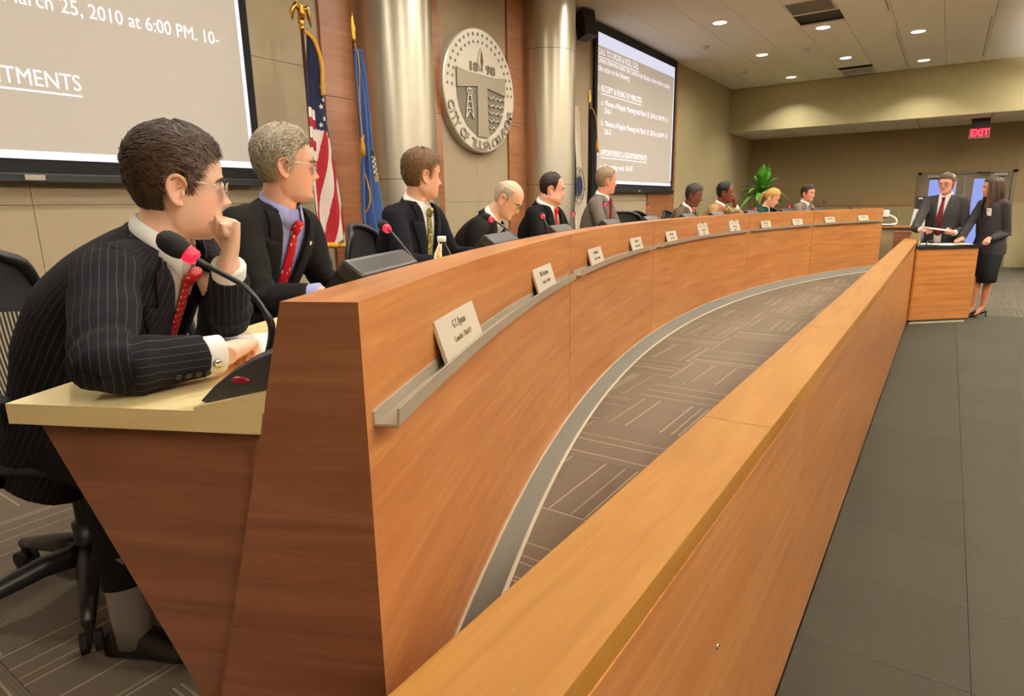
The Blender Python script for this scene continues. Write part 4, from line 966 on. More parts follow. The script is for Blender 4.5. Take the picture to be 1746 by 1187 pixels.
def remesh(V, F, voxel, it=3, fac=.5):
    me = bpy.data.meshes.new('tmp'); me.from_pydata([tuple(v) for v in V], [], [tuple(f) for f in F])
    o = bpy.data.objects.new('tmp', me); COL.objects.link(o)
    r = o.modifiers.new('r', 'REMESH'); r.mode = 'VOXEL'; r.voxel_size = voxel
    if it: s = o.modifiers.new('s', 'SMOOTH'); s.factor = fac; s.iterations = it
    dg = bpy.context.evaluated_depsgraph_get(); me2 = bpy.data.meshes.new_from_object(o.evaluated_get(dg))
    n = len(me2.vertices); A = np.empty(n*3, np.float32); me2.vertices.foreach_get('co', A)
    q = len(me2.polygons); ls = np.empty(q, np.int32); lt = np.empty(q, np.int32); me2.polygons.foreach_get('loop_start', ls); me2.polygons.foreach_get('loop_total', lt)
    li = np.empty(len(me2.loops), np.int32); me2.loops.foreach_get('vertex_index', li)
    FF = li.reshape(-1, 4) if (lt == 4).all() else None
    if FF is None: FF = np.array([li[a:a+4] for a, b in zip(ls, lt) if b == 4])
    bpy.data.objects.remove(o); bpy.data.meshes.remove(me); bpy.data.meshes.remove(me2)
    return A.reshape(-1, 3).astype(float), FF
def fast_mesh(name, V, F, mats, parent, col=None, stripe=None, kind=None):
    V = np.asarray(V, np.float32) - np.array(wloc(parent), np.float32)
    me = bpy.data.meshes.new(name); F = np.asarray(F, np.int32); k = F.shape[1]
    me.vertices.add(len(V)); me.vertices.foreach_set('co', V.ravel()); me.loops.add(F.size); me.loops.foreach_set('vertex_index', F.ravel())
    me.polygons.add(len(F)); me.polygons.foreach_set('loop_start', np.arange(len(F), dtype=np.int32)*k)
    me.polygons.foreach_set('use_smooth', np.ones(len(F), dtype=bool))
    for m in (mats if isinstance(mats, list) else [mats]): me.materials.append(m)
    if col is not None:
        a = me.color_attributes.new('col', 'FLOAT_COLOR', 'POINT'); c = np.ones((len(V), 4), np.float32); c[:, :3] = col; a.data.foreach_set('color', c.ravel())
    if stripe is not None:
        a = me.attributes.new('stripe', 'FLOAT', 'POINT'); a.data.foreach_set('value', np.asarray(stripe, np.float32))
    me.update(calc_edges=True); me.validate()
    o = bpy.data.objects.new(name, me); COL.objects.link(o); o.parent = parent
    if kind: o['kind'] = kind
    return o
nrm = lambda v: v/np.linalg.norm(v)
def A3(*v): return np.array(v, float)
# ---- head shape, local: +x right, +y face, +z up, origin between the ears
ZK = np.array([-.116, -.112, -.104, -.094, -.082, -.070, -.055, -.040, -.020, .0, .022, .05, .075, .098, .114, .122, .126])
YF = np.array([.050, .066, .076, .080, .0765, .079, .081, .0815, .082, .0825, .088, .0875, .080, .062, .036, .012, -.010])
YB = np.array([.030, .012, -.008, -.026, -.042, -.054, -.063, -.070, -.082, -.091, -.097, -.098, -.093, -.078, -.054, -.033, -.014])
WK = np.array([.010, .023, .037, .047, .054, .059, .063, .066, .0695, .0725, .0755, .077, .0725, .0595, .040, .022, .004])
def head_surf(th, z, o=None):
    """points of the head for angle th (0 = face, + = right) and height z"""
    o = o or {}
    fz = np.linspace(-.116, .126, 243); sm = lambda a: np.convolve(np.pad(np.interp(fz, ZK, a), 4, mode='edge'), np.ones(9)/9, 'valid')
    yf = np.interp(z, fz, sm(YF)); yb = np.interp(z, fz, sm(YB)); w = np.interp(z, fz, sm(WK))*o.get('wide', 1.0)
    jw = o.get('jowl', 0); w = w*(1+jw*np.exp(-((z+.075)/.035)**2))
    yc = np.clip(-.008, yb+.001, yf-.001); s, c = np.sin(th), np.cos(th)
    ex = 2/2.25; x = w*np.sign(s)*np.abs(s)**ex
    y = yc + np.where(c > 0, (yf-yc)*np.abs(c)**ex, -(yc-yb)*np.abs(c)**(2/2.1))
    g = lambda u, v, a, su, sv: a*np.exp(-((x-u)/su)**2-((z-v)/sv)**2)
    front = np.clip(c*3, 0, 1)
    nk = o.get('nose', 1.0)
    ridge = np.interp(z, [-.050, -.043, -.036, -.030, -.018, .004, .016, .024], [0, .006, .022, .0275, .019, .0075, .003, 0])*nk
    sx = np.interp(z, [-.045, -.03, 0, .02], [.0105, .0095, .0065, .009])
    d = ridge*np.exp(-(np.abs(x)/sx)**2.2)
    d += g(.0135, -.034, .009*nk, .0065, .0065)+g(-.0135, -.034, .009*nk, .0065, .0065)
    d += g(.031, .002, -.0125, .0155, .0115)+g(-.031, .002, -.0125, .0155, .0115)
    d += g(.03, .0235, .004, .018, .007)+g(-.03, .0235, .004, .018, .007)
    d += g(.042, -.024, .004, .018, .014)+g(-.042, -.024, .004, .018, .014)
    d += g(0, -.0575, .0065, .017, .0052)+g(0, -.0695, .0065, .016, .0052)-g(0, -.0632, .0022, .021, .0020)
    d += g(0, -.050, -.0015, .004, .006)-g(0, -.080, .003, .02, .005)+g(0, -.097, .004, .016, .010)
    d += g(.030, -.052, -.003, .006, .012)+g(-.030, -.052, -.003, .006, .012)
    y = y + d*front
    return x, y, z
def head_mesh(o):
    nz, nt = 110, 120; t = np.linspace(0, 1, nz); z = -.116+.242*(t-.045*np.sin(2*PI*t)*1.0); th = np.arange(nt)*2*PI/nt
    TH, Z = np.meshgrid(th, z); x, y, zz = head_surf(TH, Z, o); V = np.stack([x, y, zz], -1).reshape(-1, 3); F = []
    for j in range(nz-1):
        a = j*nt + np.arange(nt); b = j*nt + (np.arange(nt)+1) % nt; F.append(np.stack([a, b, b+nt, a+nt], -1))
    F = [tuple(f) for f in np.concatenate(F)[:, ::-1]]
    F.append(tuple(range(nt))[::1]); F.append(tuple((nz-1)*nt+k for k in range(nt-1, -1, -1)))
    return [Vector(v) for v in V], F
def ear_parts(s):
    """s = +1 right, -1 left; helix, bowl plate, lobe"""
    c = Vector((s*.0735, -.012, -.006)); tilt = Matrix.Rotation(-.22, 3, 'X'); out = Vector((s, -.35, 0)).normalized(); fw = Vector((s*.35, 1, 0)).normalized()
    P = lambda a, b, h: c + tilt @ (fw*a + Vector((0, 0, b))) + out*h
    hel = [P(.010, .004, .001), P(.013, .016, .008), P(.006, .028, .014), P(-.007, .031, .018), P(-.017, .022, .021), P(-.019, .006, .021), P(-.013, -.012, .016), P(-.003, -.025, .010), P(.008, -.029, .006), P(.012, -.022, .003)]
    r = [.0030, .0038, .0042, .0044, .0044, .0042, .0042, .0052, .0058, .004]
    sp = spline(hel, 36); rr = [float(np.interp(i/35*9, range(10), r)) for i in range(36)]
    parts = [tube_vf(sp, rr, 10)]
    pl = [P(.004, 0, .001)]
    V = [P(.012, .0, -.004)]; 
    ring = [P(.88*(p-c).dot(tilt @ fw), (p-c).dot(tilt @ Vector((0, 0, 1)))*.9, .0) + out*max(0, (p-c).dot(out)*.55) for p in sp]
    top = [q+out*.0018 for q in ring]; bot = [q-out*.006 for q in ring]; n = len(ring); cen = P(.004, .0, .001)
    V = top+bot+[cen, cen-out*.008]; F = [(i, (i+1) % n, 2*n) for i in range(n)]+[((i+1) % n+n, i+n, 2*n+1) for i in range(n)]+[((i+1) % n, i, i+n, (i+1) % n+n) for i in range(n)]
    parts.append((V, F))
    parts.append(tube_vf(spline([P(-.006, .022, .011), P(-.011, .008, .013), P(-.008, -.008, .011), P(.002, -.016, .008)], 14), .0035, 8))
    parts.append(tube_vf([P(.010, .002, .002), P(.011, -.006, .006), P(.009, -.014, .004)], [.003, .0045, .003], 8))
    return parts
def xf(part, M, t, s=1.0):
    V, F = part; M = Matrix(M.tolist()) if isinstance(M, np.ndarray) else M; t = Vector(t)
    return [t + M @ (Vector(v)*s) for v in V], F
def hand_parts(wr, d, n, side, pose='relax', k=1.0, spread=.0):
    """wr wrist, d towards the fingers, n out of the palm, side = thumb side"""
    d = Vector(d).normalized(); n = Vector(n); n = (n-d*n.dot(d)).normalized(); s = d.cross(n); s = s if s.dot(Vector(side)) > 0 else -s
    wr = Vector(wr); P = []
    def loft(rings, m=14):
        V = []; F = []
        for c, a, b in rings:
            for q in range(m): t = 2*PI*q/m; V.append(c + s*(a*math.cos(t)) + n*(b*math.sin(t)))
        for i in range(len(rings)-1):
            for q in range(m): q2 = (q+1) % m; F.append((i*m+q, i*m+q2, (i+1)*m+q2, (i+1)*m+q))
        F.append(tuple(range(m-1, -1, -1))); F.append(tuple((len(rings)-1)*m+q for q in range(m))); return V, F
    P.append(loft([(wr-d*.03*k, .027*k, .020*k), (wr, .026*k, .019*k), (wr+d*.03*k, .034*k, .019*k), (wr+d*.06*k, .041*k, .016*k), (wr+d*.088*k, .040*k, .012*k)]))
    C = {'flat': (8, 10, 8), 'relax': (25, 35, 25), 'fist': (82, 95, 60), 'hold': (45, 50, 30), 'half': (55, 70, 45), 'point': (30, 35, 20)}[pose]
    for i, (off, L) in enumerate(((.030, .070), (.0105, .079), (-.0095, .073), (-.029, .058))):
        cc = C
        if pose == 'point' and i > 0: cc = (80, 90, 55)
        if pose == 'point' and i == 0: cc = (5, 8, 5)
        p = wr + d*(.084-.004*abs(i-1))*k + s*off*k; dd = (d + s*off*spread*8).normalized(); pts = [p-d*.012*k, p]; a = 0
        for q, fr in enumerate((.46, .31, .23)):
            a += math.radians(cc[q]*(1+.06*i)); v = dd*math.cos(a)+n*math.sin(a)
            pts.append(pts[-1] + v*L*fr*k*.55); pts.append(pts[-1] + v*L*fr*k*.45)
        P.append(tube_vf(pts, [r*k for r in (.009, .0098, .0088, .0092, .008, .0084, .0074, .0050)], 10))
    tf = {'flat': (.75, .65, .05), 'relax': (.75, .5, .35), 'fist': (.72, .1, .62), 'hold': (.8, .25, .5), 'half': (.75, .2, .6), 'point': (.7, .2, .6)}[pose]
    t0 = wr + d*.018*k + s*.022*k; v = (d*tf[0]+s*tf[1]+n*tf[2]).normalized(); v2 = (v + (d*.5 - s*.35 + n*.1)*.7).normalized()
    P.append(tube_vf([t0-v*.01*k, t0, t0+v*.03*k, t0+v*.045*k, t0+v*.045*k+v2*.016*k, t0+v*.045*k+v2*.032*k], [r*k for r in (.012, .0135, .0115, .0105, .0098, .006)], 10))
    return P
SUITS = {}
def loft_rings(rings, m=40, ex=2.3, caps=True):
    """rings: (centre, right, fwd, half width, half depth)"""
    V = []; F = []
    for c, r, f, w, dd in rings:
        for q in range(m):
            t = 2*PI*q/m; cs, sn = math.cos(t), math.sin(t)
            V.append(Vector(c + r*(w*np.sign(cs)*abs(cs)**(2/ex)) + f*(dd*np.sign(sn)*abs(sn)**(2/ex))))
    for i in range(len(rings)-1):
        for q in range(m): q2 = (q+1) % m; F.append((i*m+q, i*m+q2, (i+1)*m+q2, (i+1)*m+q))
    if caps: F.append(tuple(range(m-1, -1, -1))); F.append(tuple((len(rings)-1)*m+q for q in range(m)))
    return V, F
def seg_par(P, a, b):
    ab = b-a; t = np.clip(((P-a)@ab)/(ab@ab), 0, 1); d = np.linalg.norm(P-(a+t[:, None]*ab), axis=1); return d, t
def person(label, group, head, gaze, face, pitch=5, roll=0, hip=None, lean=.06, skin=(222, 168, 136), hair=None, suit=(30, 28, 32), stripe=None, shirt=(235, 233, 230), tie=None,
           vox=.0055, jv=.011, girth=1.0, glasses=False, sh=None, arms=None, hands=None, ho=None, stand=False, female=False, hs=1.0, cuff=True, necktie_w=.034, legs=None, open_jacket=False, extra=None, lips=(176, 104, 92), trouser=None, sock=None, shw=.185, lapel=True, neckr=1.0, palms=None):
    ho = ho or {}; arms = arms or {}; hands = hands or {}; hair = hair or {}; palms = palms or {}
    NKL = arms.get('nk', .142)
    hc = np.array(head, float); g = math.radians(gaze); p = math.radians(pitch); fa = math.radians(face)
    Y = A3(math.cos(g)*math.cos(p), math.sin(g)*math.cos(p), -math.sin(p)); X = A3(math.sin(g), -math.cos(g), 0); Z = np.cross(X, Y)
    if roll: q = math.radians(roll); X, Z = X*math.cos(q)+Z*math.sin(q), Z*math.cos(q)-X*math.sin(q)
    RH = np.stack([X, Y, Z], 1)
    F0 = A3(math.cos(fa), math.sin(fa), 0); R0 = A3(math.sin(fa), -math.cos(fa), 0)
    N = hc - Z*NKL*hs - F0*.030 - Y*.010 if 'neck' not in arms else A3(*arms['neck'])
    floor = 0.0 if stand else W
    if hip is None: hipc = N - F0*lean*1.0; hipc = A3(hipc[0], hipc[1], floor+(.97 if stand else .555))
    else: hipc = A3(*hip)
    U = nrm(N-hipc); Fw = nrm(F0-U*(F0@U)); Rt = np.cross(Fw, U); L = np.linalg.norm(N-hipc)
    root = thing('person', label, 'person', (float(hipc[0]), float(hipc[1]), floor), group)
    fk = .88 if female else 1.0
    T = [(-.22, .172, .130), (-.05, .176, .132), (.18, .160*(.9 if female else 1), .118), (.45, .165*fk, .122), (.66, .172*fk, .122), (.80, .172*fk, .108), (.90, .156*fk, .090), (.98, .108*fk, .072), (1.04, .066, .060)]
    def torso(off, t0=-9, t1=9, mul=1.0, belly=0.0):
        R = []
        for t, w, d in T:
            if t < t0 or t > t1: continue
            bulge = -.045*math.sin(PI*min(1, max(0, t)))*(0 if stand else 1)
            gb = 1+(girth-1)*max(0, 1-abs(t-.35)/.75)
            c = hipc + (N-hipc)*t + Fw*(bulge + .05*(gb-1)*4*max(0, 1-abs(t-.3)/.6)*.5)
            R.append((c, Rt, Fw, w*gb+off, d*gb+off))
        # densify
        out = []
        for a, b in zip(R[:-1], R[1:]):
            for q in range(4): k = q/4; out.append((a[0]*(1-k)+b[0]*k, Rt, Fw, a[3]*(1-k)+b[3]*k, a[4]*(1-k)+b[4]*k))
        return out+[R[-1]]
    if sh: SR, SL = A3(*sh[0]), A3(*sh[1])
    else:
        SR = N - U*.056 + Rt*shw*fk - Fw*.012; SL = N - U*.056 - Rt*shw*fk - Fw*.012
    def arm(side, S):
        o = Rt if side == 'r' else -Rt
        E = A3(*arms[side+'e']) if side+'e' in arms else S + o*.055 - U*.235 + F0*.12
        Wp = A3(*arms[side+'w']) if side+'w' in arms else A3(*(E + F0*.20 - o*.12)[:2], ZWT+.04)
        return E, Wp
    ER, WR_ = arm('r', SR); EL, WL = arm('l', SL)
    # ---------- body: one continuous skin mesh
    parts = [xf(head_mesh(ho), RH, hc, hs)]
    for s in (1, -1): parts += [xf(q, RH, hc, hs) for q in ear_parts(s)]
    for s in (1, -1):
        lid = lathe_vf([(.0001, .0126)] + [(.0126*math.sin(a), .0126*math.cos(a)) for a in [k*PI/10 for k in range(1, 10)]] + [(.0001, -.0126)], (s*.0310, .0645, .002), 14); parts.append(xf(lid, RH, hc, hs))
    nb = hc - Z*.050*hs - Y*.022*hs; nt_ = hc - Z*.015*hs - Y*.025*hs; nr = .056*hs*neckr*(.88 if female else 1)
    parts.append(tube_vf([N-U*.06, N-U*.02, N*.5+nb*.5-Fw*.004, nb, nt_], [nr*1.25, nr*1.10, nr*1.0, nr*1.02, nr*.9], 20))
    parts.append(loft_rings(torso(-.020), 28))
    for S, E, Wp, side in ((SR, ER, WR_, 'r'), (SL, EL, WL, 'l')):
        parts.append(tube_vf([S, S*.5+E*.5, E, E*.6+Wp*.4, Wp], [.046*fk, .043*fk, .037*fk, .038*fk, .024*fk], 14))
        parts.append(lathe_vf([(.001, .05*fk), (.036*fk, .036*fk), (.05*fk, 0), (.036*fk, -.036*fk), (.001, -.05*fk)], tuple(S), 12))
        d = nrm(Wp-E); hd = hands.get(side, 'relax'); pn = palms.get(side)
        if pn is None: nn, sd, dd = A3(0, 0, -1), (-Rt if side == 'r' else Rt), nrm(A3(d[0], d[1], min(d[2], -.05)*1.0))
        else: nn, sd, dd = A3(*pn[0]), A3(*pn[1]), (A3(*pn[2]) if len(pn) > 2 else d)
        parts += hand_parts(Wp, dd, nn, sd, hd, .92 if female else 1.0)
    if stand:
        for s, kp, ap in ((1, legs['rk'], legs['ra']), (-1, legs['lk'], legs['la'])):
            hp = hipc + Rt*.085*s - A3(0, 0, .03); parts.append(tube_vf([hp, hp*.5+A3(*kp)*.5, A3(*kp), A3(*kp)*.62+A3(*ap)*.38, A3(*kp)*.15+A3(*ap)*.85, A3(*ap)], [.085*fk, .07*fk, .052*fk, .054*fk, .034*fk, .034*fk], 16))
            parts.append(tube_vf([A3(*ap)+A3(0, 0, .01), A3(*ap)+F0*.06-A3(0, 0, .045 if female else .03), A3(*ap)+F0*.13-A3(0, 0, .075 if female else .05)], [.035*fk, .034*fk, .024*fk], 12))
    V, F = join_vf(parts); V, F = remesh(V, F, vox, 3 if vox < .0045 else 2, .5)
    q = (V-hc)@RH/hs; base = np.array(lin(*skin)[:3]); col = np.tile(base, (len(V), 1))
    lp = np.exp(-(np.abs(q[:, 0])/.021)**4-(np.abs(q[:, 2]+.0632)/.0095)**4)*(q[:, 1] > .05); col = col*(1-.75*lp[:, None])+np.array(lin(*lips)[:3])*.75*lp[:, None]
    bl = np.exp(-((np.abs(q[:, 0])-.045)/.02)**2-((q[:, 2]+.03)/.022)**2)*(q[:, 1] > .02)*.35; nose = np.exp(-(q[:, 0]/.018)**2-((q[:, 2]+.03)/.014)**2)*(q[:, 1] > .08)*.3
    earm = (np.abs(q[:, 0]) > .077)*(np.abs(q[:, 2]) < .06)*.35; rd = np.clip(bl+nose+earm, 0, .5)[:, None]
    col = col*(1-rd)+col*np.array([1.02, .78, .72])*rd
    if not female:
        be = np.exp(-((q[:, 2]+.085)/.035)**2)*(q[:, 1] > -.0)*(1-lp)*.16; col = col*(1-be[:, None])+col*np.array([.72, .72, .76])*be[:, None]
    body = fast_mesh('body', V, F, SKIN, root, col=col)
    bvh = BVHTree.FromPolygons([Vector(v) for v in V], [tuple(f) for f in F]) if True else None
    h2w = lambda a: Vector(hc + RH@(np.array(a, float)*hs))
    fy = Vector(RH@A3(0, 1, 0))
    def on_face(x, z, off=0.0):
        r = bvh.ray_cast(h2w((x, .2, z)), -fy, .25*hs); return (r[0] + fy*off) if r[0] is not None else h2w((x, .085, z))
    # eyes, brows
    for s in (1, -1):
        Ve, Fe, fm = [], [], []; na, nr_ = 20, 7; c0 = A3(s*.031, .0645, .002); r0 = .0133; down = 0 if pitch < 14 else .10
        for i in range(nr_+1):
            for k in range(na):
                a = 2*PI*k/na; e = i/nr_; ax = math.sin(e*.95*abs(math.cos(a)) if False else e*.90)*math.cos(a); az = math.sin(e*(.36-.16*(pitch > 14)))*math.sin(a)*(1 if math.sin(a) < 0 else 1.15)
                yy = math.sqrt(max(.0, 1-ax*ax-az*az)); Ve.append(h2w(c0+A3(ax, yy, az-down)*r0))
        for i in range(nr_):
            for k in range(na):
                k2 = (k+1) % na; Fe.append((i*na+k, (i+1)*na+k, (i+1)*na+k2, i*na+k2))
                m_ = np.mean([np.array((RH.T@(np.array(Ve[j])-hc))/hs-c0)/r0 for j in Fe[-1]], 0); rr = math.hypot(m_[0], m_[2]); fm.append(2 if rr < .17 else (1 if rr < .40 else 0))
        mk('eye', Ve, Fe, [EYEW, EYEI, EYEP], root, smooth=True, fm=fm)
    hcol = hair.get('col', (60, 44, 34)); bc = hair.get('brow', hcol)
    brow_m = mat('brow', lin(*bc), .8)
    for s in (1, -1):
        pts = [on_face(s*x, z, .0005) for x, z in ((.013, .0185), (.022, .0225), (.034, .024), (.046, .0195), (.051, .0155))]; sp = spline(pts, 14)
        tube('eyebrow', sp, [float(np.interp(k/13, [0, .2, .7, 1], [.0018, .0032, .0026, .0008]))*(.7 if female else 1.15) for k in range(14)], brow_m, root, n=6)
    # ---------- hair
    if hair.get('style') != 'none': build_hair(root, hair, ho, RH, hc, hs, hcol)
    if glasses:
        gl = tube('glasses', [h2w((-.009, .096, .004)), h2w((0, .0985, .008)), h2w((.009, .096, .004))], .0011, MT['chrome'], root, n=8)
        for s in (1, -1):
            c = A3(s*.0325, .0945, -.001); ring = [h2w(c+A3(.0245*math.cos(a), -.010*abs(math.cos(a))**2*(1 if math.cos(a)*s > 0 else .2), .0165*math.sin(a))) for a in [k*2*PI/28 for k in range(29)]]
            tube('rim', ring, .0010, MT['chrome'], gl, n=6); tube('temple', [h2w((s*.0565, .085, .005)), h2w((s*.071, .075, .008)), h2w((s*.0795, .02, .014)), h2w((s*.0805, -.012, .020)), h2w((s*.080, -.028, .006))], .0013, MT['chrome'], gl, n=6)
            mk('lens', [r+fy*0 for r in ring[:-1]], [tuple(range(28))], MT['glass_thin'], gl)
    if extra: extra(locals())
    # ---------- clothes
    key = (tuple(suit), stripe); 
    if key not in SUITS: SUITS[key] = cloth_mat('suit_cloth', lin(*suit), lin(*stripe) if stripe else None)
    JM = SUITS[key]; sk = ('s', tuple(shirt))
    if sk not in SUITS: SUITS[sk] = cloth_mat('shirt_cloth', lin(*shirt), rough=.75)
    SM = SUITS[sk]
    parts = [loft_rings(torso(.012), 48)]; cu = {}
    for S, E, Wp, side in ((SR, ER, WR_, 'r'), (SL, EL, WL, 'l')):
        d = nrm(Wp-E); ce_ = Wp - d*(.045 if cuff else .02); cu[side] = (ce_, d)
        parts.append(tube_vf([S+U*.004, S*.72+E*.28, S*.35+E*.65, E, E*.75+ce_*.25, E*.35+ce_*.65, ce_], [r*fk for r in (.061, .062, .057, .053, .052, .047, .041)], 22))
        o = Rt if side == 'r' else -Rt
        parts.append(lathe_vf([(.001, .062*fk)] + [(.062*fk*math.sin(a), .062*fk*math.cos(a)) for a in [k*PI/8 for k in range(1, 8)]] + [(.001, -.062*fk)], tuple(S-U*.004), 16))
        parts.append(tube_vf([N-U*.022+o*.045, S+U*.002-o*.01], [.050*fk, .060*fk], 16))
    V, F = join_vf(parts); V, F = remesh(V, F, jv, 5, .5)
    # wrinkles and stripe coordinate
    segs = [(hipc-U*.15, N-U*.02), (SR, ER), (ER, WR_), (SL, EL), (EL, WL)]; rad = [.15, .066, .055, .066, .055]
    D = []; Tt = []
    for (a, b), r in zip(segs, rad): d, t = seg_par(V, a, b); D.append(d/r if r < .1 else d/.17*1.08); Tt.append(t)
    D = np.array(D); Tt = np.array(Tt); idx = D.argmin(0); st = np.zeros(len(V)); disp = np.zeros(len(V))
    ctr = V.mean(0)
    for k, (a, b) in enumerate(segs):
        m_ = idx == k; ax = nrm(b-a); e1 = nrm(Fw-ax*(Fw@ax)) if abs(Fw@ax) < .95 else nrm(U-ax*(U@ax)); e2 = np.cross(ax, e1); v = V[m_]-a; ang = np.arctan2(v@e2, v@e1); s_ = v@ax
        vd = A3(-.45, -.88, .1); w1 = nrm(vd-ax*(vd@ax)); st[m_] = (v@np.cross(ax, w1))/.0135
        if k == 0: st[m_] = ang*.165/.0135
        else:
            ln = np.linalg.norm(b-a); el = (ln if k in (1, 3) else 0); w_ = np.exp(-((s_-el)/.075)**2)
            disp[m_] = .0036*w_*np.sin(s_/.0085+2.2*np.sin(ang+k)) + .0022*np.sin(s_/.021+1.7*np.sin(ang*1.0+k*2))*np.sin(ang*.5+1)
    P3 = V; disp += .0030*np.sin(P3@A3(31, 17, 23)+2*np.sin(P3@A3(9, -13, 7)))*np.exp(-(Tt[0]-.35)**2/.12)*(idx == 0)
    me = bpy.data.meshes.new('n'); me.from_pydata([tuple(v) for v in V], [], [tuple(f) for f in F]); me.update(); nr3 = np.empty(len(V)*3, np.float32)
    me.vertices.foreach_get('normal', nr3); bpy.data.meshes.remove(me); V = V + nr3.reshape(-1, 3)*disp[:, None]
    jb = BVHTree.FromPolygons([Vector(v) for v in V], [tuple(f) for f in F[(idx[F] == 0).any(1)]])
    loc = np.stack([(V-N)@Rt, (V-N)@Fw, (V-N)@U], 1)
    vdepth = .40 if not female else .30; vw0 = .074 if not female else .06
    nz_ = loc[:, 2]; half = np.where(nz_ > -.02, vw0+.03*np.clip(nz_+.02, 0, 1), vw0*np.clip(1+(nz_+.02)/vdepth, 0, 1)**.85)
    if open_jacket: half = np.maximum(half, .05)
    rem = (np.abs(loc[:, 0]) < half)*(loc[:, 1] > -.03)*(idx == 0)*(nz_ > -(vdepth+.02 if not open_jacket else .9))
    nv = V-N; axn = nrm(nb-N); hh = nv@axn; rr = np.linalg.norm(nv-hh[:, None]*axn, axis=1); rem = rem | ((rr < .066*hs*neckr)*(hh > -.045))
    keep = ~(rem[F].all(1)); Fk = F[keep]
    used = np.unique(Fk); mp = -np.ones(len(V), int); mp[used] = np.arange(len(used))
    jk = fast_mesh('jacket', V[used], mp[Fk], JM, root, stripe=st[used])
    so_ = jk.modifiers.new('thick', 'SOLIDIFY'); so_.thickness = .004; so_.offset = -1
    # shirt
    sp_ = loft_rings(torso(-.004, -.2 if open_jacket else .25, 2), 44); Vs, Fs = sp_; shirt_o = mk('shirt', Vs, Fs, SM, root, smooth=True)
    sb = BVHTree.FromPolygons(Vs, Fs)
    tl = lambda x, y, z: Vector(N + Rt*x + Fw*y + U*z)
    FV = Vector(Fw)
    def hit(b_, x, z, off):
        r = b_.ray_cast(tl(x, .4, z), -FV, .8)
        if r[0] is None:
            r = b_.find_nearest(tl(x, .05, z)); 
        return r[0] + FV*off
    # shirt collar: stands round the neck, folds down to two points
    if not female:
        V = []; F = []; n = 36; an = Vector(axn); e1 = Vector(nrm(Fw-axn*(Fw@axn))); e2 = an.cross(e1); nc = Vector(N)+an*.0
        rN = .0615*hs*neckr
        for k in range(n+1):
            a = -2.72+5.44*k/n; fr = abs(a)/2.72; dirv = -e1*math.cos(a)+e2*math.sin(a)
            hi = .052-.030*fr**2; fold = .050+.022*max(0, (fr-.8)/.2)**1.5; lo = hi-fold
            V += [nc + dirv*(rN-.002) + an*(hi-.03), nc+dirv*rN*1.0+an*hi, nc+dirv*(rN+.004)+an*(hi+.001), nc+dirv*(rN+.011+.006*fr)+an*lo]
        for k in range(n):
            for j in range(3): o = k*4+j; F.append((o, o+1, o+5, o+4))
        c_ = mk('shirt_collar', V, F, SM, root, smooth=True); m_ = c_.modifiers.new('t', 'SOLIDIFY'); m_.thickness = .0025
    if cuff:
        for side in ('r', 'l'):
            c, d = cu[side]; a = c-d*.02; b = c+d*.032
            tube('shirt_cuff', [a, c, b-d*.004, b, b-d*.002], [.036*fk, .0365*fk, .0375*fk, .036*fk, .033*fk], SM, root, n=20, caps=False)
    for side, pos in (('r', cu['r']), ('l', cu['l'])):
        pass
    # lapels
    if lapel:
        for s in (1, -1):
            V = []; F = []; n = 30; mcol = 5
            for k in range(n+1):
                t = k/n; z = .028-(vdepth+.03)*t; xi = vw0*max(0, 1-t)**.85+.004
                w = float(np.interp(t, [0, .10, .20, .235, .26, .30, .6, 1], [.030, .038, .046, .040, .074, .080, .056, .012]))*(1 if not female else .75)
                for j in range(mcol+1):
                    u = j/mcol; x = s*(xi + w*u); off = .009-.004*u if j else .004
                    V.append(hit(jb, x, z - .018*u*(t < .24) + .030*u*(t >= .25)*(1-t), off))
            for k in range(n):
                for j in range(mcol): o = k*(mcol+1)+j; q4 = (o, o+1, o+mcol+2, o+mcol+1); F.append(q4 if s < 0 else q4[::-1])
            lo_ = mk('lapel', V, F, JM, root, smooth=True); m_ = lo_.modifiers.new('t', 'SOLIDIFY'); m_.thickness = .003
            if stripe:
                a = lo_.data.attributes.new('stripe', 'FLOAT', 'POINT'); a.data.foreach_set('value', np.array([((np.array(v)-N)@Rt*.8+(np.array(v)-N)@U*.35)/.0125 for v in V], np.float32))
        # jacket collar band behind the neck
        V = []; F = []; n = 26; rJ = .070*hs*neckr
        for k in range(n+1):
            a = -1.9+3.8*k/n; dirv = -Vector(e1)*math.cos(a)+Vector(e2)*math.sin(a) if not female else -FV*math.cos(a)+Vector(np.cross(axn, Fw))*math.sin(a); ax_ = Vector(axn); c0 = Vector(N)
            hi = .024-.020*(abs(a)/1.9)**2
            V += [c0+dirv*(rJ-.004)+ax_*(hi-.03), c0+dirv*rJ+ax_*hi, c0+dirv*(rJ+.006)+ax_*hi, c0+dirv*(rJ+.022)+ax_*(hi-.040)]
        for k in range(n):
            for j in range(3): o = k*4+j; F.append((o, o+1, o+5, o+4))
        jc = mk('jacket_collar', V, F, JM, root, smooth=True); m_ = jc.modifiers.new('t', 'SOLIDIFY'); m_.thickness = .003
        if stripe: a = jc.data.attributes.new('stripe', 'FLOAT', 'POINT'); a.data.foreach_set('value', np.array([k//4*.35 for k in range(len(V))], np.float32))
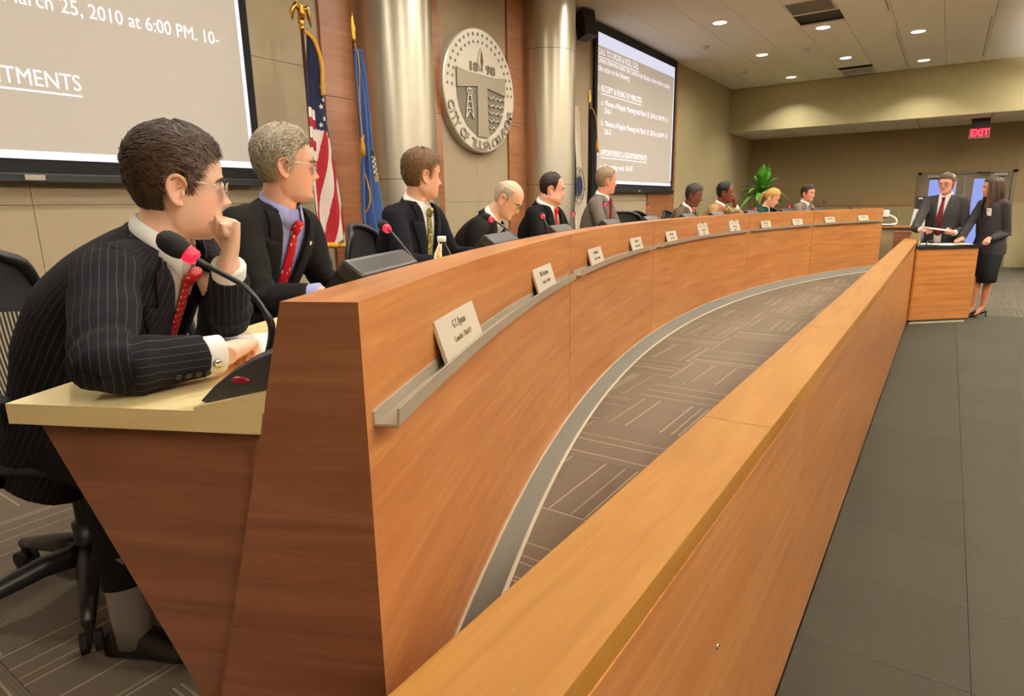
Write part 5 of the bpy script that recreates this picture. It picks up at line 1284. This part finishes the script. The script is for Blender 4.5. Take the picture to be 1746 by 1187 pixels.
    # tie
    if tie:
        TM = tie; V = []; F = []; uv = []; n = 26; zt0, zt1 = -.030, -.030-(.44 if not stand else .46)
        for k in range(n+1):
            t = k/n; z = zt0+(zt1-zt0)*t; w = float(np.interp(t, [0, .85, .95, 1], [.013, necktie_w, necktie_w*1.02, .004]))
            for j, u in enumerate((-1, -.5, 0, .5, 1)): V.append(hit(sb, u*w, z, .008+.004*(1-u*u)))
        for k in range(n):
            for j in range(4): o = k*5+j; F.append((o, o+5, o+6, o+1)); uv.append([(j*.018, k*.017), (j*.018, k*.017+.017), (j*.018+.018, k*.017+.017), (j*.018+.018, k*.017)])
        to = mk('tie', V, F, TM, root, uv=uv, smooth=True); m_ = to.modifiers.new('t', 'SOLIDIFY'); m_.thickness = .004
        kp = (V[2]+V[7])*.5; kt = kp + Vector(U)*.022+FV*.006; V, F = loft_rings([(np.array(kp)-U*.016, Rt, Fw, .011, .011), (np.array(kp)-U*.006, Rt, Fw, .016, .014), (np.array(kt), Rt, Fw, .021, .014), (np.array(kt)+U*.010, Rt, Fw, .016, .010)], 16)
        mk('tie_knot', V, F, TM, to, uv=[[(v_.x*0+i*.01, j_*.01) for i, v_ in enumerate([V[q] for q in f])] for j_, f in enumerate(F)], smooth=True)
    # trousers, socks, shoes
    tk = ('t', tuple(trouser or suit))
    if tk not in SUITS: SUITS[tk] = cloth_mat('trouser_cloth', lin(*(trouser or suit)))
    lg = legs or {}
    if not stand:
        for s, a, b in ((1, 'rk', 'ra'), (-1, 'lk', 'la')):
            hp = hipc + Rt*.09*s; kn = A3(*lg[a]) if a in lg else hp + F0*.36 + Rt*.03*s - A3(0, 0, .02); an_ = A3(*lg[b]) if b in lg else A3(kn[0], kn[1], floor+.11) - F0*.02
            legs_ = tube('trouser_leg', [hp-F0*.04, hp*.6+kn*.4, kn-A3(0, 0, .0), kn*.9+an_*.1+F0*.01, kn*.5+an_*.5, an_+A3(0, 0, .11)], [.095, .085, .068, .066, .058, .052], SUITS[tk], root, n=18)
            if sock: tube('sock', [an_+A3(0, 0, .20), an_+A3(0, 0, .12), an_+A3(0, 0, .05), an_+A3(0, 0, -.05)], [.040, .048, .047, .043], sock, root, n=16)
            shoe(root, an_, F0, floor)
    else:
        if not female:
            for s, a, b in ((1, 'rk', 'ra'), (-1, 'lk', 'la')):
                hp = hipc + Rt*.085*s; tube('trouser_leg', [hp+A3(0, 0, .05), hp*.5+A3(*lg[a])*.5, A3(*lg[a]), A3(*lg[a])*.4+A3(*lg[b])*.6, A3(*lg[b])-A3(0, 0, .03)], [.10, .09, .075, .068, .062], SUITS[tk], root, n=18); shoe(root, A3(*lg[b]), F0, floor)
    return dict(root=root, N=N, U=U, Fw=Fw, Rt=Rt, jb=jb, hit=hit, tl=tl, cu=cu, WR=WR_, WL=WL, hc=hc, RH=RH, JM=JM)
def shoe(root, an_, F0, floor):
    R = A3(F0[1], -F0[0], 0); b = A3(an_[0], an_[1], floor)
    rings = [(b-F0*.07+A3(0, 0, .035), .026, .033), (b-F0*.03+A3(0, 0, .05), .034, .048), (b+F0*.04+A3(0, 0, .042), .036, .040), (b+F0*.11+A3(0, 0, .030), .044, .028), (b+F0*.17+A3(0, 0, .024), .038, .022), (b+F0*.205+A3(0, 0, .018), .016, .014)]
    V, F = loft_rings([(c, R, A3(0, 0, 1), w, h) for c, w, h in rings], 18, 2.6); mk('shoe', V, F, SHOE, root, smooth=True)
MT['glass_thin'] = mat('spectacle_lens', (1, 1, 1, 1), .03, trans=1.0)
MT['glass_thin'].node_tree.nodes['Principled BSDF'].inputs['IOR'].default_value = 1.02
def build_hair(root, h, ho, RH, hc, hs, hcol):
    """cap offset from the scalp inside a hairline + thousands of short strand blades"""
    style = h.get('style', 'short'); th_ = h.get('thick', .012); ns = h.get('n', 1500); ln = h.get('len', .018); rng = np.random.default_rng(int(abs(hc[0])*1000))
    side = h.get('side', .004); front = h.get('front', .070); nape = h.get('nape', -.062)
    def zmin(a):                       # a: angle 0 face .. pi back
        d = np.degrees(np.abs(a))
        z = np.interp(d, [0, 25, 45, 64, 76, 80, 85, 91, 101, 112, 122, 180], [front, front-.002, front-.006+h.get('temple', 0), front-.022+h.get('temple', 0), .020, side-.012, side-.016, .026, .030, .018, nape*.7, nape])
        return z + .0025*np.sin(d*1.7)
    zmax = h.get('zmax', 1.0)
    def dome(a, z): return np.interp(z, [zmax-.014, zmax], [1, 0]) if zmax < .2 else 1.0
    def thick(a, z):
        m = z - zmin(a); t = np.clip(m/.030, 0, 1)**.6; d = np.degrees(np.abs(a))
        base = th_*(1+h.get('vol', .5)*np.clip((z-.03)/.09, 0, 1)) * np.interp(d, [0, 60, 100, 180], [h.get('fr', 1.1), .9, .75, 1.0])
        return t*base*dome(a, z)
    nz, nt = 64, 96; TH = np.linspace(-PI, PI, nt+1); zz = -.075+.2005*np.linspace(0, 1, nz)
    A_, Z_ = np.meshgrid(TH, zz); x, y, z = head_surf(A_, Z_, ho); P = np.stack([x, y, z], -1)
    c0 = A3(0, -.01, .03); n_ = P-c0; n_ /= np.linalg.norm(n_, axis=-1, keepdims=True)
    ins = (Z_ > zmin(A_)) & (Z_ < zmax); tk = thick(A_, Z_)
    wob = 1+h.get('wob', .18)*np.sin(A_*11+Z_*90)+.10*np.sin(A_*23-Z_*150)
    Q = P + n_*(tk*wob+.0012)[..., None]; top = Q[-1].mean(0)+A3(0, 0, .0006)
    idx = np.arange(nz*(nt+1)).reshape(nz, nt+1); F = []
    for j in range(nz-1):
        for i in range(nt):
            if ins[j, i] and ins[j+1, i] and ins[j, i+1] and ins[j+1, i+1]: F.append((idx[j, i], idx[j, i+1], idx[j+1, i+1], idx[j+1, i]))
    V = [v for v in Q.reshape(-1, 3)]
    if zmax > .2:
        V.append(top); o = len(V)-1
        for i in range(nt): F.append((idx[nz-1, i], idx[nz-1, i+1], o, o))
    F = [f if f[2] != f[3] else f[:3]+(f[2],) for f in F]
    VV = np.array(V); quads = [f for f in F if f[2] != f[3]]; tris = [f[:3] for f in F if f[2] == f[3]]
    base = np.array(lin(*hcol)[:3]); tip = np.array(lin(*h.get('col2', [min(255, int(c*1.35)) for c in hcol]))[:3])
    colr = np.tile(base, (len(VV), 1))
    # strands
    sv = []; sq = []; sc = []; k0 = len(VV)
    cnt = 0; comb = h.get('comb', (.2, -1, -.2))
    while cnt < ns:
        a = rng.uniform(-PI, PI); zq = rng.uniform(-.075, .124)
        if zq < zmin(np.array(a))+.001 or zq > zmax-.002: continue
        w_ = np.sqrt(max(.02, 1-(max(0, zq)/.127)**2))
        if rng.random() > w_: continue
        px, py, pz = head_surf(np.array([a]), np.array([zq]), ho); p = A3(px[0], py[0], pz[0]); n1 = nrm(p-c0); tkk = float(thick(np.array(a), np.array(zq)))
        low = np.clip((.05-zq)/.08, 0, 1)
        flow = A3(*comb)*(1-low)+A3(0, -.25*(1 if p[1] > -.02 else .0), -1)*low + rng.normal(0, .22, 3)
        if h.get('swirl'): flow = flow + A3(-p[0]*6, 0, 0)
        flow = nrm(flow - n1*(flow@n1)); L = ln*(.7+.6*rng.random())*(1 if tkk > .004 else .55); lift = h.get('lift', .35)*(.6+.8*rng.random())*(tkk/.012)**.5
        b0 = p + n1*tkk*.72; m0 = b0 + flow*L*.5 + n1*L*lift*.42; e0_ = b0 + flow*L + n1*L*lift*.25; sd = np.cross(flow, n1)*h.get('sw', .0011)
        o = k0+len(sv); sv += [b0-sd, b0+sd, m0+sd*.9, m0-sd*.9, e0_+sd*.2, e0_-sd*.2]; sq += [(o, o+1, o+2, o+3), (o+3, o+2, o+4, o+5)]
        kq = rng.random(); cc = base*(1-kq)+tip*kq
        if h.get('grey') and rng.random() < h['grey']: cc = np.array(lin(190, 184, 174)[:3])
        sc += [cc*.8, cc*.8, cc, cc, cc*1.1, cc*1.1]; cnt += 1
    VV = np.concatenate([VV, np.array(sv)]) if sv else VV; colr = np.concatenate([colr, np.array(sc)]) if sc else colr
    Wd = hc + (VV*hs)@RH.T
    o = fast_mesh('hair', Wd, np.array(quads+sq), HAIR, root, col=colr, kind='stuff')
    if tris:
        used = sorted(set(i for t in tris for i in t)); mp = {u: i for i, u in enumerate(used)}
        fast_mesh('hair_crown', Wd[used], np.array([[mp[i] for i in t] for t in tris]), HAIR, o, col=colr[used])
    return o
TIE = dict(dots=cloth_mat('red_dotted_silk', lin(190, 28, 34), rough=.4, pat='dots', c2=lin(240, 200, 190), scale=55), floral=cloth_mat('red_floral_silk', lin(176, 22, 34), rough=.45, pat='floral', c2=lin(236, 214, 160), c3=lin(240, 228, 205), scale=38),
           gold=cloth_mat('gold_check_silk', lin(96, 92, 44), rough=.45, pat='check', c2=lin(196, 172, 84), c3=lin(214, 196, 120), scale=70), red=cloth_mat('red_silk', lin(186, 24, 34), rough=.4), redstripe=cloth_mat('dark_red_silk', lin(150, 26, 36), rough=.4, pat='check', c2=lin(120, 16, 26), scale=60),
           olive=cloth_mat('olive_silk', lin(150, 132, 78), rough=.5, pat='check', c2=lin(170, 152, 96), scale=60), wine=cloth_mat('wine_silk', lin(112, 22, 30), rough=.45, pat='check', c2=lin(96, 16, 24), scale=80), grey=cloth_mat('grey_silk', lin(120, 122, 120), rough=.5), pale=cloth_mat('pale_pattern_silk', lin(206, 202, 196), rough=.5, pat='floral', c2=lin(90, 90, 96), scale=60))
SOCK = mat('grey_sock', lin(120, 112, 104), .95, bump=.5, bscale=120)
GRP = 'council members behind the desk'
# chairs behind the people
chair(.66, 1.98, -62, 'black mesh chair under the first man in the pinstripe suit')
def near_extra(v):
    # lapel pin, sleeve buttons, cufflink, ring
    hit, jb, root = v['hit'] if 'hit' in v else None, None, v['root']
def buttons(P, side, n, root, off=.052):
    c, d = P['cu'][side]; 
    for k in range(n):
        b = c - d*(.012+.017*k); up = nrm(np.cross(d, A3(0, 0, 1))); s = 1 if (up@A3(-.5, -.85, 0)) > 0 else -1
        dirv = nrm(up*s*.85 - A3(0, 0, .45)); r = P['jbray'](b, dirv); V, F = lathe_vf([(.0001, .0025), (.0035, .003), (.0055, .0018), (.006, 0)], n=12)
        q = Vector(dirv).to_track_quat('Z', 'Y').to_matrix(); mk('button', [r + q @ w for w in V], F, MT['black'], root)
P1 = person('man in a dark pinstripe suit resting his chin on his fist, nearest the camera', GRP, (.775, 1.435, 1.553), -21, -60, pitch=3, girth=1.22, hip=(.665, 1.89, .955), skin=(238, 194, 168), roll=-3,
    hair=dict(col=(50, 36, 27), col2=(104, 78, 56), thick=.0125, n=9000, len=.022, front=.074, vol=.38, comb=(.35, .75, .15), lift=.55, sw=.0009, side=.008, wob=.12), suit=(19, 17, 22), stripe=(62, 54, 62), tie=TIE['dots'], vox=.0030, jv=.0065, glasses=True,
    sh=((.578, 1.395, 1.378), (.905, 1.60, 1.41)), arms=dict(neck=(.735, 1.475, 1.425), re=(.450, 1.150, 1.243), rw=(.655, 1.118, 1.232), le=(.850, 1.425, 1.240), lw=(.806, 1.327, 1.392)),
    hands=dict(r='half', l='fist'), palms=dict(l=((-.86, .42, .10), (.47, .88, .1), (.22, -.12, 1)), r=((.05, -.12, -1), (.35, .93, .1), (.72, .68, -.02))), legs=dict(rk=(.60, 1.60, .90), ra=(.585, 1.565, .50), lk=(.80, 1.64, .90), la=(.82, 1.58, .52)), sock=SOCK, necktie_w=.036, lips=(186, 112, 100))
def jray(P):
    return lambda b, d: (lambda r: r[0] if r[0] is not None else Vector(b)+Vector(d)*.05)(P['jb'].ray_cast(Vector(b)+Vector(d)*.15, -Vector(d), .2))
P1['jbray'] = jray(P1); buttons(P1, 'r', 4, P1['root']); 
c, d = P1['cu']['r']; o = lathe('cufflink', [(.0001, .004), (.008, .004), (.009, 0)], tuple(wloc(P1['root'])), MT['chrome'], P1['root'], n=16); o.location = Vector(c + d*.018 + nrm(A3(-.35, -.9, -.25))*.039) - wloc(P1['root']); o.rotation_euler = Vector((-.35, -.9, -.25)).to_track_quat('Z', 'Y').to_euler()
def lapel_pin(P, x, z, r, m, m2=None):
    q = P['hit'](P['jb'], x, z, .012); Rv, Uv, Fv = [Vector(P[k]) for k in ('Rt', 'U', 'Fw')]; n = 18
    ring = [q + (Rv*math.cos(a) + Uv*math.sin(a))*r for a in [k*2*PI/n for k in range(n)]]
    o = mk('lapel_pin', ring + [p - Fv*.004 for p in ring], [tuple(range(n)), tuple(range(2*n-1, n-1, -1))]+[((i+1) % n, i, n+i, n+(i+1) % n) for i in range(n)], m, P['root'])
    if m2:
        s = r*.5; mk('pin_mark', [q+Fv*.001+Rv*a*s+Uv*b*s for a, b in ((-1, .9), (1, .9), (1, .5), (.25, .5), (.25, -1), (-.25, -1), (-.25, .5), (-1, .5))], [tuple(range(7, -1, -1))], m2, o)
lapel_pin(P1, -.105, -.10, .0085, MT['alu'], MT['black'])
P2 = person('grey haired man in glasses, dark suit, lilac shirt and red floral tie', GRP, (1.395, 1.885, 1.640), -30, -76, pitch=0, hip=(1.30, 2.13, .96), skin=(232, 178, 150),
    hair=dict(col=(150, 136, 114), col2=(206, 194, 170), thick=.013, n=5000, len=.026, front=.076, vol=.6, comb=(.5, -.3, .1), lift=.4, wob=.06, brow=(150, 134, 112)), suit=(24, 21, 20), shirt=(160, 164, 214), tie=TIE['floral'], vox=.0036, jv=.008, glasses=True,
    shw=.162, arms=dict(re=(1.19, 1.80, 1.215), rw=(1.30, 1.62, 1.235)))
lapel_pin(P2, -.085, -.085, .0075, MT['white_plastic'])
chair(1.17, 2.12, -62, 'black mesh chair behind the grey haired man in glasses')
P3 = person('brown haired man in a dark navy suit with a gold patterned tie', GRP, (2.495, 2.262, 1.655), -25, -80, pitch=2, skin=(230, 176, 148), hair=dict(col=(96, 68, 40), col2=(158, 122, 76), thick=.013, n=2600, len=.024, front=.070, comb=(.2, .6, .3), lift=.6), suit=(17, 16, 23), tie=TIE['gold'], vox=.0042, jv=.009,
    ho=dict(wide=1.05, jowl=.12), girth=1.08, arms=dict(lw=(2.80, 2.10, 1.235), le=(2.78, 2.33, 1.23)))
chair(2.55, 2.47, -62, 'black mesh chair behind the man in the gold tie')
P4 = person('elderly balding man with white hair and glasses bowing his head to read', GRP, (3.425, 2.375, 1.535), -68, -72, pitch=32, lean=.20, skin=(232, 180, 150), hair=dict(col=(176, 160, 136), col2=(214, 204, 188), thick=.006, n=700, len=.016, front=.125, zmax=.085, lift=.15, brow=(200, 186, 166), nape=-.055), suit=(26, 23, 21), tie=TIE['pale'], vox=.0045, jv=.010, glasses=True, shirt=(238, 236, 232))
chair(3.38, 2.64, -58, 'black mesh chair behind the bowed elderly man')
P5 = person('heavy man with dark receding hair, black suit and bright red tie', GRP, (4.41, 2.62, 1.615), -54, -86, pitch=5, skin=(232, 174, 148), hair=dict(col=(44, 28, 24), col2=(70, 46, 38), thick=.010, n=1400, len=.016, front=.098, temple=-.004, lift=.2), suit=(16, 14, 15), tie=TIE['red'], vox=.0048, jv=.010, girth=1.42, ho=dict(wide=1.09, jowl=.36), neckr=1.34, shw=.205, arms=dict(nk=.128))
chair(4.38, 2.98, -80, 'black mesh chair behind the heavy man in the red tie')
P6 = person('man in a grey suit with short fair hair looking away to the right', GRP, (5.52, 2.69, 1.705), -38, -80, pitch=0, skin=(226, 160, 134), hair=dict(col=(140, 116, 90), col2=(186, 166, 138), thick=.009, n=1400, len=.014, front=.078, lift=.3, brow=(150, 120, 90)), suit=(112, 102, 94), tie=TIE['redstripe'], vox=.0050, jv=.011)
chair(5.42, 3.02, -70, 'black mesh chair behind the man in the grey suit')
chair(6.62, 2.95, -140, 'empty black mesh chair standing before the wood panel')
P7 = person('grey haired dark skinned man in a brown suit looking down to the right', GRP, (7.32, 2.45, 1.575), -82, -96, pitch=14, skin=(112, 66, 46), lips=(104, 60, 50), hair=dict(col=(52, 44, 38), col2=(120, 108, 94), thick=.011, n=1200, len=.008, front=.072, lift=.8), suit=(96, 80, 70), tie=TIE['olive'], vox=.0055, jv=.012, lean=.10)
chair(7.27, 2.86, -88, 'black mesh chair behind the man in the brown suit')
P8 = person('dark skinned man in a tan jacket with two fingers against his cheek', GRP, (8.04, 2.30, 1.605), -70, -94, pitch=4, lean=.16, skin=(120, 66, 44), lips=(110, 58, 48), hair=dict(col=(22, 18, 18), col2=(34, 28, 26), thick=.012, n=900, len=.008, front=.102, temple=-.006, lift=.8), suit=(168, 136, 88), tie=TIE['olive'], vox=.0055, jv=.012,
    arms=dict(le=(8.26, 2.10, 1.235), lw=(8.125, 2.20, 1.45)), hands=dict(l='point'), palms=dict(l=((-.6, .75, 0), (-.7, -.6, 0), (-.25, .12, 1))))
chair(8.02, 2.78, -85, 'black mesh chair behind the man in the tan jacket')
def ponytail(v):
    h2w = v['h2w']; root = v['root']; hcol = A3(*lin(206, 166, 96)[:3]); V = []; 
    p = [h2w(a) for a in ((0, -.10, .035), (0, -.128, .030), (-.005, -.150, -.02), (-.01, -.150, -.09), (-.012, -.135, -.15))]
    tube('ponytail', spline(p, 14), [.018, .020, .024, .027, .028, .027, .026, .025, .023, .021, .018, .014, .009, .003], mat('blonde_tail', lin(196, 156, 90), .5, bump=.6, bscale=90), root, n=12)
    tube('headband', [h2w(a) for a in [(.083*math.sin(t), -.002+.030*math.cos(t)*.2, .016+.117*math.cos(t)) for t in [-1.45+2.9*k/20 for k in range(21)]]], .0055, mat('dark_band', lin(60, 44, 30), .6), root, n=8)
P9 = person('blonde woman with a ponytail and headband in a dark green top looking down', GRP, (9.555, 2.075, 1.540), -92, -96, pitch=22, skin=(232, 176, 148), lips=(204, 100, 100), female=True, hs=.97, hair=dict(col=(196, 152, 84), col2=(236, 206, 142), thick=.013, n=1500, len=.035, front=.074, comb=(.1, -1, .1), lift=.08, brow=(150, 112, 70), nape=-.045), suit=(28, 62, 56), shirt=(236, 230, 222), vox=.0055, jv=.011, extra=ponytail, cuff=False, lean=.12)
chair(9.62, 2.55, -100, 'black mesh chair behind the blonde woman')
P10 = person('smiling young man with dark hair in a grey suit at the far end', GRP, (10.62, 1.79, 1.600), -112, -108, pitch=0, skin=(228, 160, 134), lips=(196, 96, 92), hair=dict(col=(44, 28, 22), col2=(84, 56, 42), thick=.014, n=1300, len=.022, front=.072, lift=.5, comb=(.4, .5, .3)), suit=(116, 104, 94), tie=TIE['grey'], vox=.0055, jv=.012)
chair(10.74, 2.16, -108, 'black mesh chair behind the smiling young man')
# the two people standing at the lectern
M = person('man in a charcoal suit and wine red tie speaking at the lectern, holding papers', 'people at the lectern', (9.97, .058, 1.672), 158, 166, pitch=2, stand=True, hs=1.04, skin=(230, 170, 142), hair=dict(col=(84, 60, 44), col2=(112, 86, 66), thick=.014, n=1500, len=.026, front=.068, comb=(.8, -.2, .1), lift=.3, side=-.02), suit=(56, 54, 54), tie=TIE['wine'], necktie_w=.042, vox=.0055, jv=.011, glasses=True, girth=1.12, open_jacket=True,
    hip=(10.03, .05, .96), arms=dict(re=(9.66, .33, 1.13), rw=(9.47, .24, 1.115), le=(9.90, -.20, 1.10), lw=(9.665, -.075, 1.07)), hands=dict(r='hold', l='hold'), palms=dict(r=((.15, -.6, -.75), (-.3, -.8, .5), (-.75, -.55, .1)), l=((-.1, .4, .9), (-.6, .2, .6), (-.75, .6, .1))),
    legs=dict(rk=(10.02, .15, .52), ra=(10.05, .15, .10), lk=(10.02, -.06, .52), la=(10.05, -.06, .10)), shw=.195)
hp = thing('papers', 'sheets of paper held in the hands of the man at the lectern', 'papers', (9.46, .08, 1.12))
for k in range(2): rbox('sheet', (9.45+.004*k, .085, 1.125+.006*k), (.20, .27, .0015), MT['paper'], hp, bevel=0, rot=Matrix.Rotation(.5+.04*k, 3, 'Z') @ Matrix.Rotation(.14, 3, 'X') @ Matrix.Rotation(-.10, 3, 'Y'))
def long_hair(v):
    h2w = v['h2w']; root = v['root']; RH, hc = v['RH'], v['hc']; V = []; F = []; n, m = 44, 26
    N, Fw, U = v['N'], v['Fw'], v['U']
    rng = np.random.default_rng(5); 
    for j in range(m+1):
        t = j/m; z = .085-.335*t
        for i in range(n+1):
            a = math.radians(58+244*i/n); d = abs(i/n-.5)*2; rr = .094+.010*math.sin(t*PI)+.004*math.sin(i*1.9+t*5)+.003*math.sin(i*4.3)
            drop = 1 if z > 0 else 0
            x, y = math.sin(a)*rr*(.98-.12*max(0, t-.6)), math.cos(a)*rr*1.12-.012
            yk = y + (.02*(t) if d > .8 else -.015*t)
            V.append(np.array(h2w((x, yk, z))) )
    for j in range(m):
        for i in range(n): o = j*(n+1)+i; F.append((o, o+1, o+n+2, o+n+1))
    o = mk('long_hair', [Vector(q) for q in V], F, mat('brown_hair', lin(70, 48, 34), .45, bump=.9, bscale=60, var=.25, vscale=40), root, smooth=True); md = o.modifiers.new('t', 'SOLIDIFY'); md.thickness = .018; md.offset = -1
    sv = []; sf = []; 
    for q in range(1600):
        i = rng.uniform(0, n); j0 = rng.uniform(0, m*.75); ii = int(i); k0 = len(sv); wv = nrm(np.array(V[min(ii+1, n)])-np.array(V[ii]))*.0012; ln_ = 6
        for s_ in range(ln_+1):
            jj = min(m, int(j0+s_)); b = np.array(V[jj*(n+1)+ii]); c = np.array(h2w((0, -.01, 0))); ax = b-c; ax[2] = 0; b = b + nrm(ax)*(.002+.003*math.sin(q+s_*.8)); sv += [b-wv, b+wv]
        for s_ in range(ln_): sf.append((k0+2*s_, k0+2*s_+1, k0+2*s_+3, k0+2*s_+2))
    cols = np.repeat(A3(*lin(92, 64, 44)[:3])[None]*(rng.uniform(.6, 1.6, (1600, 1))), 14, 0)
    fast_mesh('hair_strands', np.array(sv), np.array(sf), HAIR, o, col=cols, kind='stuff')
def woman_extra(v): long_hair(v)
Wm = person('woman with long brown hair in a charcoal skirt suit right of the lectern', 'people at the lectern', (9.80, -.405, 1.612), 98, 132, pitch=2, stand=True, female=True, hs=.96, skin=(214, 148, 118), lips=(180, 84, 80), hair=dict(col=(58, 40, 28), col2=(104, 74, 50), thick=.014, n=1200, len=.035, front=.078, comb=(.2, -.8, -.4), lift=.05, nape=-.07, brow=(60, 40, 30)), suit=(54, 50, 52), shirt=(44, 40, 44), vox=.0055, jv=.0105, cuff=False, extra=woman_extra,
    hip=(9.885, -.47, .93), arms=dict(re=(9.72, -.19, 1.06), rw=(9.555, -.175, 1.01), le=(9.78, -.62, 1.06), lw=(9.60, -.44, 1.01)), hands=dict(r='flat', l='half'), palms=dict(r=((0, 0, -1), (.4, -.8, 0), (-.85, .45, -.15)), l=((.1, .35, -.9), (-.5, .8, .2), (-.8, .25, -.45))),
    legs=dict(rk=(9.83, -.40, .50), ra=(9.83, -.385, .115), lk=(9.90, -.52, .50), la=(9.93, -.50, .115)))
r = Wm['root']; hipc = A3(9.885, -.47, .93)
V, F = loft_rings([(A3(9.885, -.47, 1.0), Wm['Rt'], Wm['Fw'], .150, .115), (A3(9.885, -.47, .90), Wm['Rt'], Wm['Fw'], .178, .128), (A3(9.88, -.465, .75), Wm['Rt'], Wm['Fw'], .172, .126), (A3(9.868, -.46, .60), Wm['Rt'], Wm['Fw'], .158, .112), (A3(9.865, -.46, .47), Wm['Rt'], Wm['Fw'], .150, .108)], 36)
mk('skirt', V, F, cloth_mat('skirt_cloth', lin(30, 32, 32)), r, smooth=True)
def heel(an_, yaw):
    f = A3(math.cos(yaw), math.sin(yaw), 0); R = A3(f[1], -f[0], 0); b = A3(an_[0], an_[1], 0)
    rings = [(b-f*.045+A3(0, 0, .085), .022, .020), (b-f*.03+A3(0, 0, .078), .028, .024), (b+f*.05+A3(0, 0, .048), .027, .020), (b+f*.10+A3(0, 0, .022), .036, .020), (b+f*.16+A3(0, 0, .014), .026, .013), (b+f*.195+A3(0, 0, .009), .006, .006)]
    V, F = loft_rings([(c, R, A3(0, 0, 1), w, h) for c, w, h in rings], 16, 2.4); s = mk('shoe', V, F, SHOE, r, smooth=True)
    tube('heel', [tuple(b-f*.045+A3(0, 0, .075)), tuple(b-f*.05+A3(0, 0, .001))], [.012, .005], SHOE, s, n=8)
heel((9.83, -.385), math.radians(118)); heel((9.93, -.50), math.radians(112))
lb = Wm['hit'](Wm['jb'], -.085, -.13, .018); Rv, Uv, Fv = [Vector(Wm[k]) for k in ('Rt', 'U', 'Fw')]
bd = mk('name_badge', [lb+Rv*a+Uv*b+Fv*c for c in (0, .003) for a, b in ((-.034, -.045), (.034, -.045), (.034, .045), (-.034, .045))], [(3, 2, 1, 0), (4, 5, 6, 7), (0, 1, 5, 4), (1, 2, 6, 5), (2, 3, 7, 6), (3, 0, 4, 7)], MT['paper'], r)
mk('badge_mark', [lb+Rv*a+Uv*b+Fv*.0035 for a, b in ((.0, .0), (.026, .0), (.026, .036), (.0, .036))], [(0, 1, 2, 3)], MT['red_led'] if False else mat('pale_red_print', lin(214, 150, 130), .6), bd)
